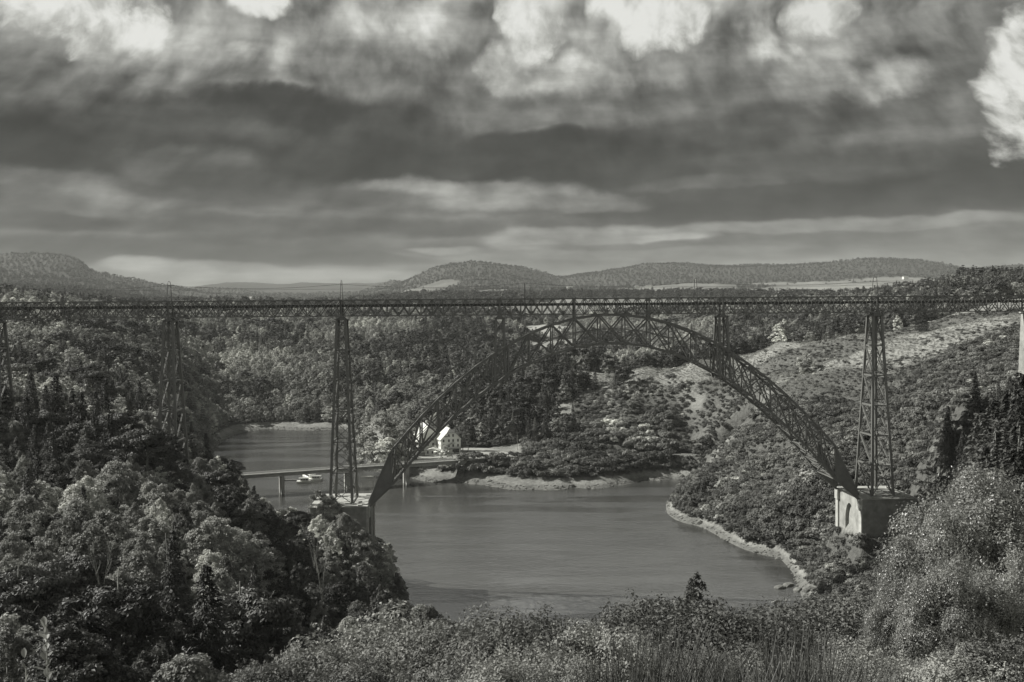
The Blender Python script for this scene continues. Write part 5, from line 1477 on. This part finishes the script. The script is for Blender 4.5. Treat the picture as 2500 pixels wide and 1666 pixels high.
for a_ in ((1490, 1545, 9.5, 170, 1.2, 'broom clump at the bottom centre, leftmost of the row', .35, .1),
           (1575, 1535, 9.0, 220, 1.2, 'dense broom clump right of the leftmost one', .4, .1),
           (1640, 1500, 9.5, 160, 1.2, 'tallest thin-stemmed broom clump, leaning right', .4, .15),
           (1770, 1590, 8.0, 150, 1.0, 'low arching broom clump in the middle of the row', .8, -.1),
           (1850, 1560, 8.5, 240, 1.2, 'dense broom clump left of the straight-stemmed one', .4, -.05),
           (1925, 1505, 9.5, 260, 1.2, 'broom clump with straight upright stems, right of the middle', .22, .0),
           (1990, 1540, 9.0, 240, 1.2, 'broad broom clump at the right end of the dense row', .32, .0),
           (2080, 1590, 8.5, 120, 1.0, 'thin broom clump right of the dense row', .3, .0),
           (2260, 1625, 8.0, 70, .9, 'sparse broom sprig at the bottom right', .4, .05),
           (1700, 1620, 7.5, 150, .9, 'short broom clump filling the bottom between taller ones', .6, .0),
           (1440, 1625, 8.0, 90, .9, 'small broom clump by the dark bush at bottom centre', .5, -.2)): broom(*a_)
# near sapling with big pale leaves, bottom left corner
def leafy_sapling(px, py, Y, label, n):
    x = (px - 1250) / F * Y; zt_ = (hz(px) - py) / F * Y; gz0 = float(height(x, Y)[0]); H = zt_ - gz0
    r = empty('leafy_sapling', (x, Y, gz0)); tagged(r, label, 'sapling')
    MB().tube([(0, 0, -.1), (.02, 0, H * .5), (0, .01, H * .97)], [.009, .007, .003], 6).build('stem', M['bark_pale'], r)
    me = MB().poly([(0, 0, 0), (-.25, .35, .05), (-.30, .62, .03), (-.18, .86, 0), (0, 1, -.1), (.18, .86, 0), (.30, .62, .03), (.25, .35, .05), (0, .35, -.04), (0, .62, -.06), (0, .86, -.08)],
                   [(0, 8, 1), (1, 8, 9, 2), (2, 9, 10, 3), (3, 10, 4), (0, 7, 8), (7, 6, 9, 8), (6, 5, 10, 9), (5, 4, 10)]).mesh('leaf', M['leaf_mid'], True)
    rr = random.Random(n)
    for i in range(n):
        u = 1 - .42 * (i / n) ** 1.1; a = i * 2.4 + rr.uniform(-.3, .3); L = rr.uniform(.045, .068)
        o = put('leaf', me, r, (0, 0, H * u)); o.scale = (L, L, L); o.rotation_euler = (rr.uniform(.3, 1.2) if i > 3 else 1.3, rr.uniform(-.3, .3), a)
leafy_sapling(96, 1540, 5.2, 'near sapling with big pale leaves in the bottom left corner', 40)
leafy_sapling(44, 1615, 5.0, 'low leafy shoot at the very bottom left corner', 9)
# rocks along the drawn-down shore: big ones are things, small ones one mass
rng = np.random.default_rng(77)
def rock_me(seed):
    bm = bmesh.new(); bmesh.ops.create_icosphere(bm, subdivisions=2, radius=1.0); rr = random.Random(seed)
    ax = [Vector((rr.gauss(0, 1), rr.gauss(0, 1), rr.gauss(0, 1))).normalized() for _ in range(7)]
    for v in bm.verts:
        for a in ax:
            d = v.co.dot(a)
            if d > .62: v.co -= a * (d - .62) * .9
        v.co.z *= .62
    me = bpy.data.meshes.new('rock'); bm.to_mesh(me); bm.free(); me.materials.append(M['rock']); return me
rocks = [rock_me(i) for i in range(4)]
for k, (px, py, Y, s_) in enumerate(((1905, 1442, 331, 2.2), (1925, 1436, 334, 2.6), (1950, 1452, 328, 2.2), (1972, 1462, 322, 2.4), (1990, 1448, 320, 2.6))):
    p_ = at(px, py, Y); z = float(height(p_.x, p_.y)[0]); z = max(z, WZ - .3)
    o = put('shore_rock', rocks[k % 4], None, (p_.x, p_.y, z + s_ * .1)); o.scale = (s_, s_ * .8, s_ * .8); o.rotation_euler.z = k * 1.3
    tagged(o, '%s rock from the right along the right-hand shore' % ORD[[4, 3, 2, 1, 0][k]], 'rock', 'large rocks on the right shore')
V_ = []; F_ = []
rx = rng.uniform(-230, 180, 60000); ry = rng.uniform(300, 830, 60000); rz_ = gridlook(GZ, rx, ry)
ok = (rz_ > -92.2) & (rz_ < -90.5) & (np.abs(rx) < ry * .53); rx, ry, rz_ = rx[ok][:5200], ry[ok][:5200], rz_[ok][:5200]
base_v = np.array([v.co[:] for v in rocks[0].vertices]); base_v = base_v
bmt = bmesh.new(); bmesh.ops.create_icosphere(bmt, subdivisions=1, radius=1.0); bv = np.array([v.co[:] for v in bmt.verts]); bf = np.array([[v.index for v in f.verts] for f in bmt.faces]); bmt.free()
for i in range(len(rx)):
    s_ = rng.uniform(.15, .75) * (1 + (rng.random() < .06) * 1.5)
    vv = bv * (1 + rng.normal(size=(len(bv), 1)) * .16) * [s_, s_ * rng.uniform(.6, 1), s_ * .6] + [rx[i], ry[i], rz_[i] + .05]
    V_.append(vv); F_.append(bf + i * len(bv))
o = put('shore_stones', fast_mesh('shore_stones', np.concatenate(V_), np.concatenate(F_), M['rock']))
tagged(o, 'loose stones strewn along the bare drawn-down lake shore', 'stones', kind='stuff')
# ------------------------------------------------------------------ the air between here and the far hills
m, t, o = mat_new('air_haze')
pv = t.new('ShaderNodeVolumePrincipled'); pv.inputs['Color'].default_value = (.93, .95, .90, 1); pv.inputs['Density'].default_value = 4.2e-5; pv.inputs['Anisotropy'].default_value = 0.0
t.l.new(pv.outputs[0], o.inputs['Volume'])
mb = MB(); mb.box((0, 7400, 130), (24000, 15400, 540)); hb = mb.build('haze', m); tagged(hb, kind='stuff')
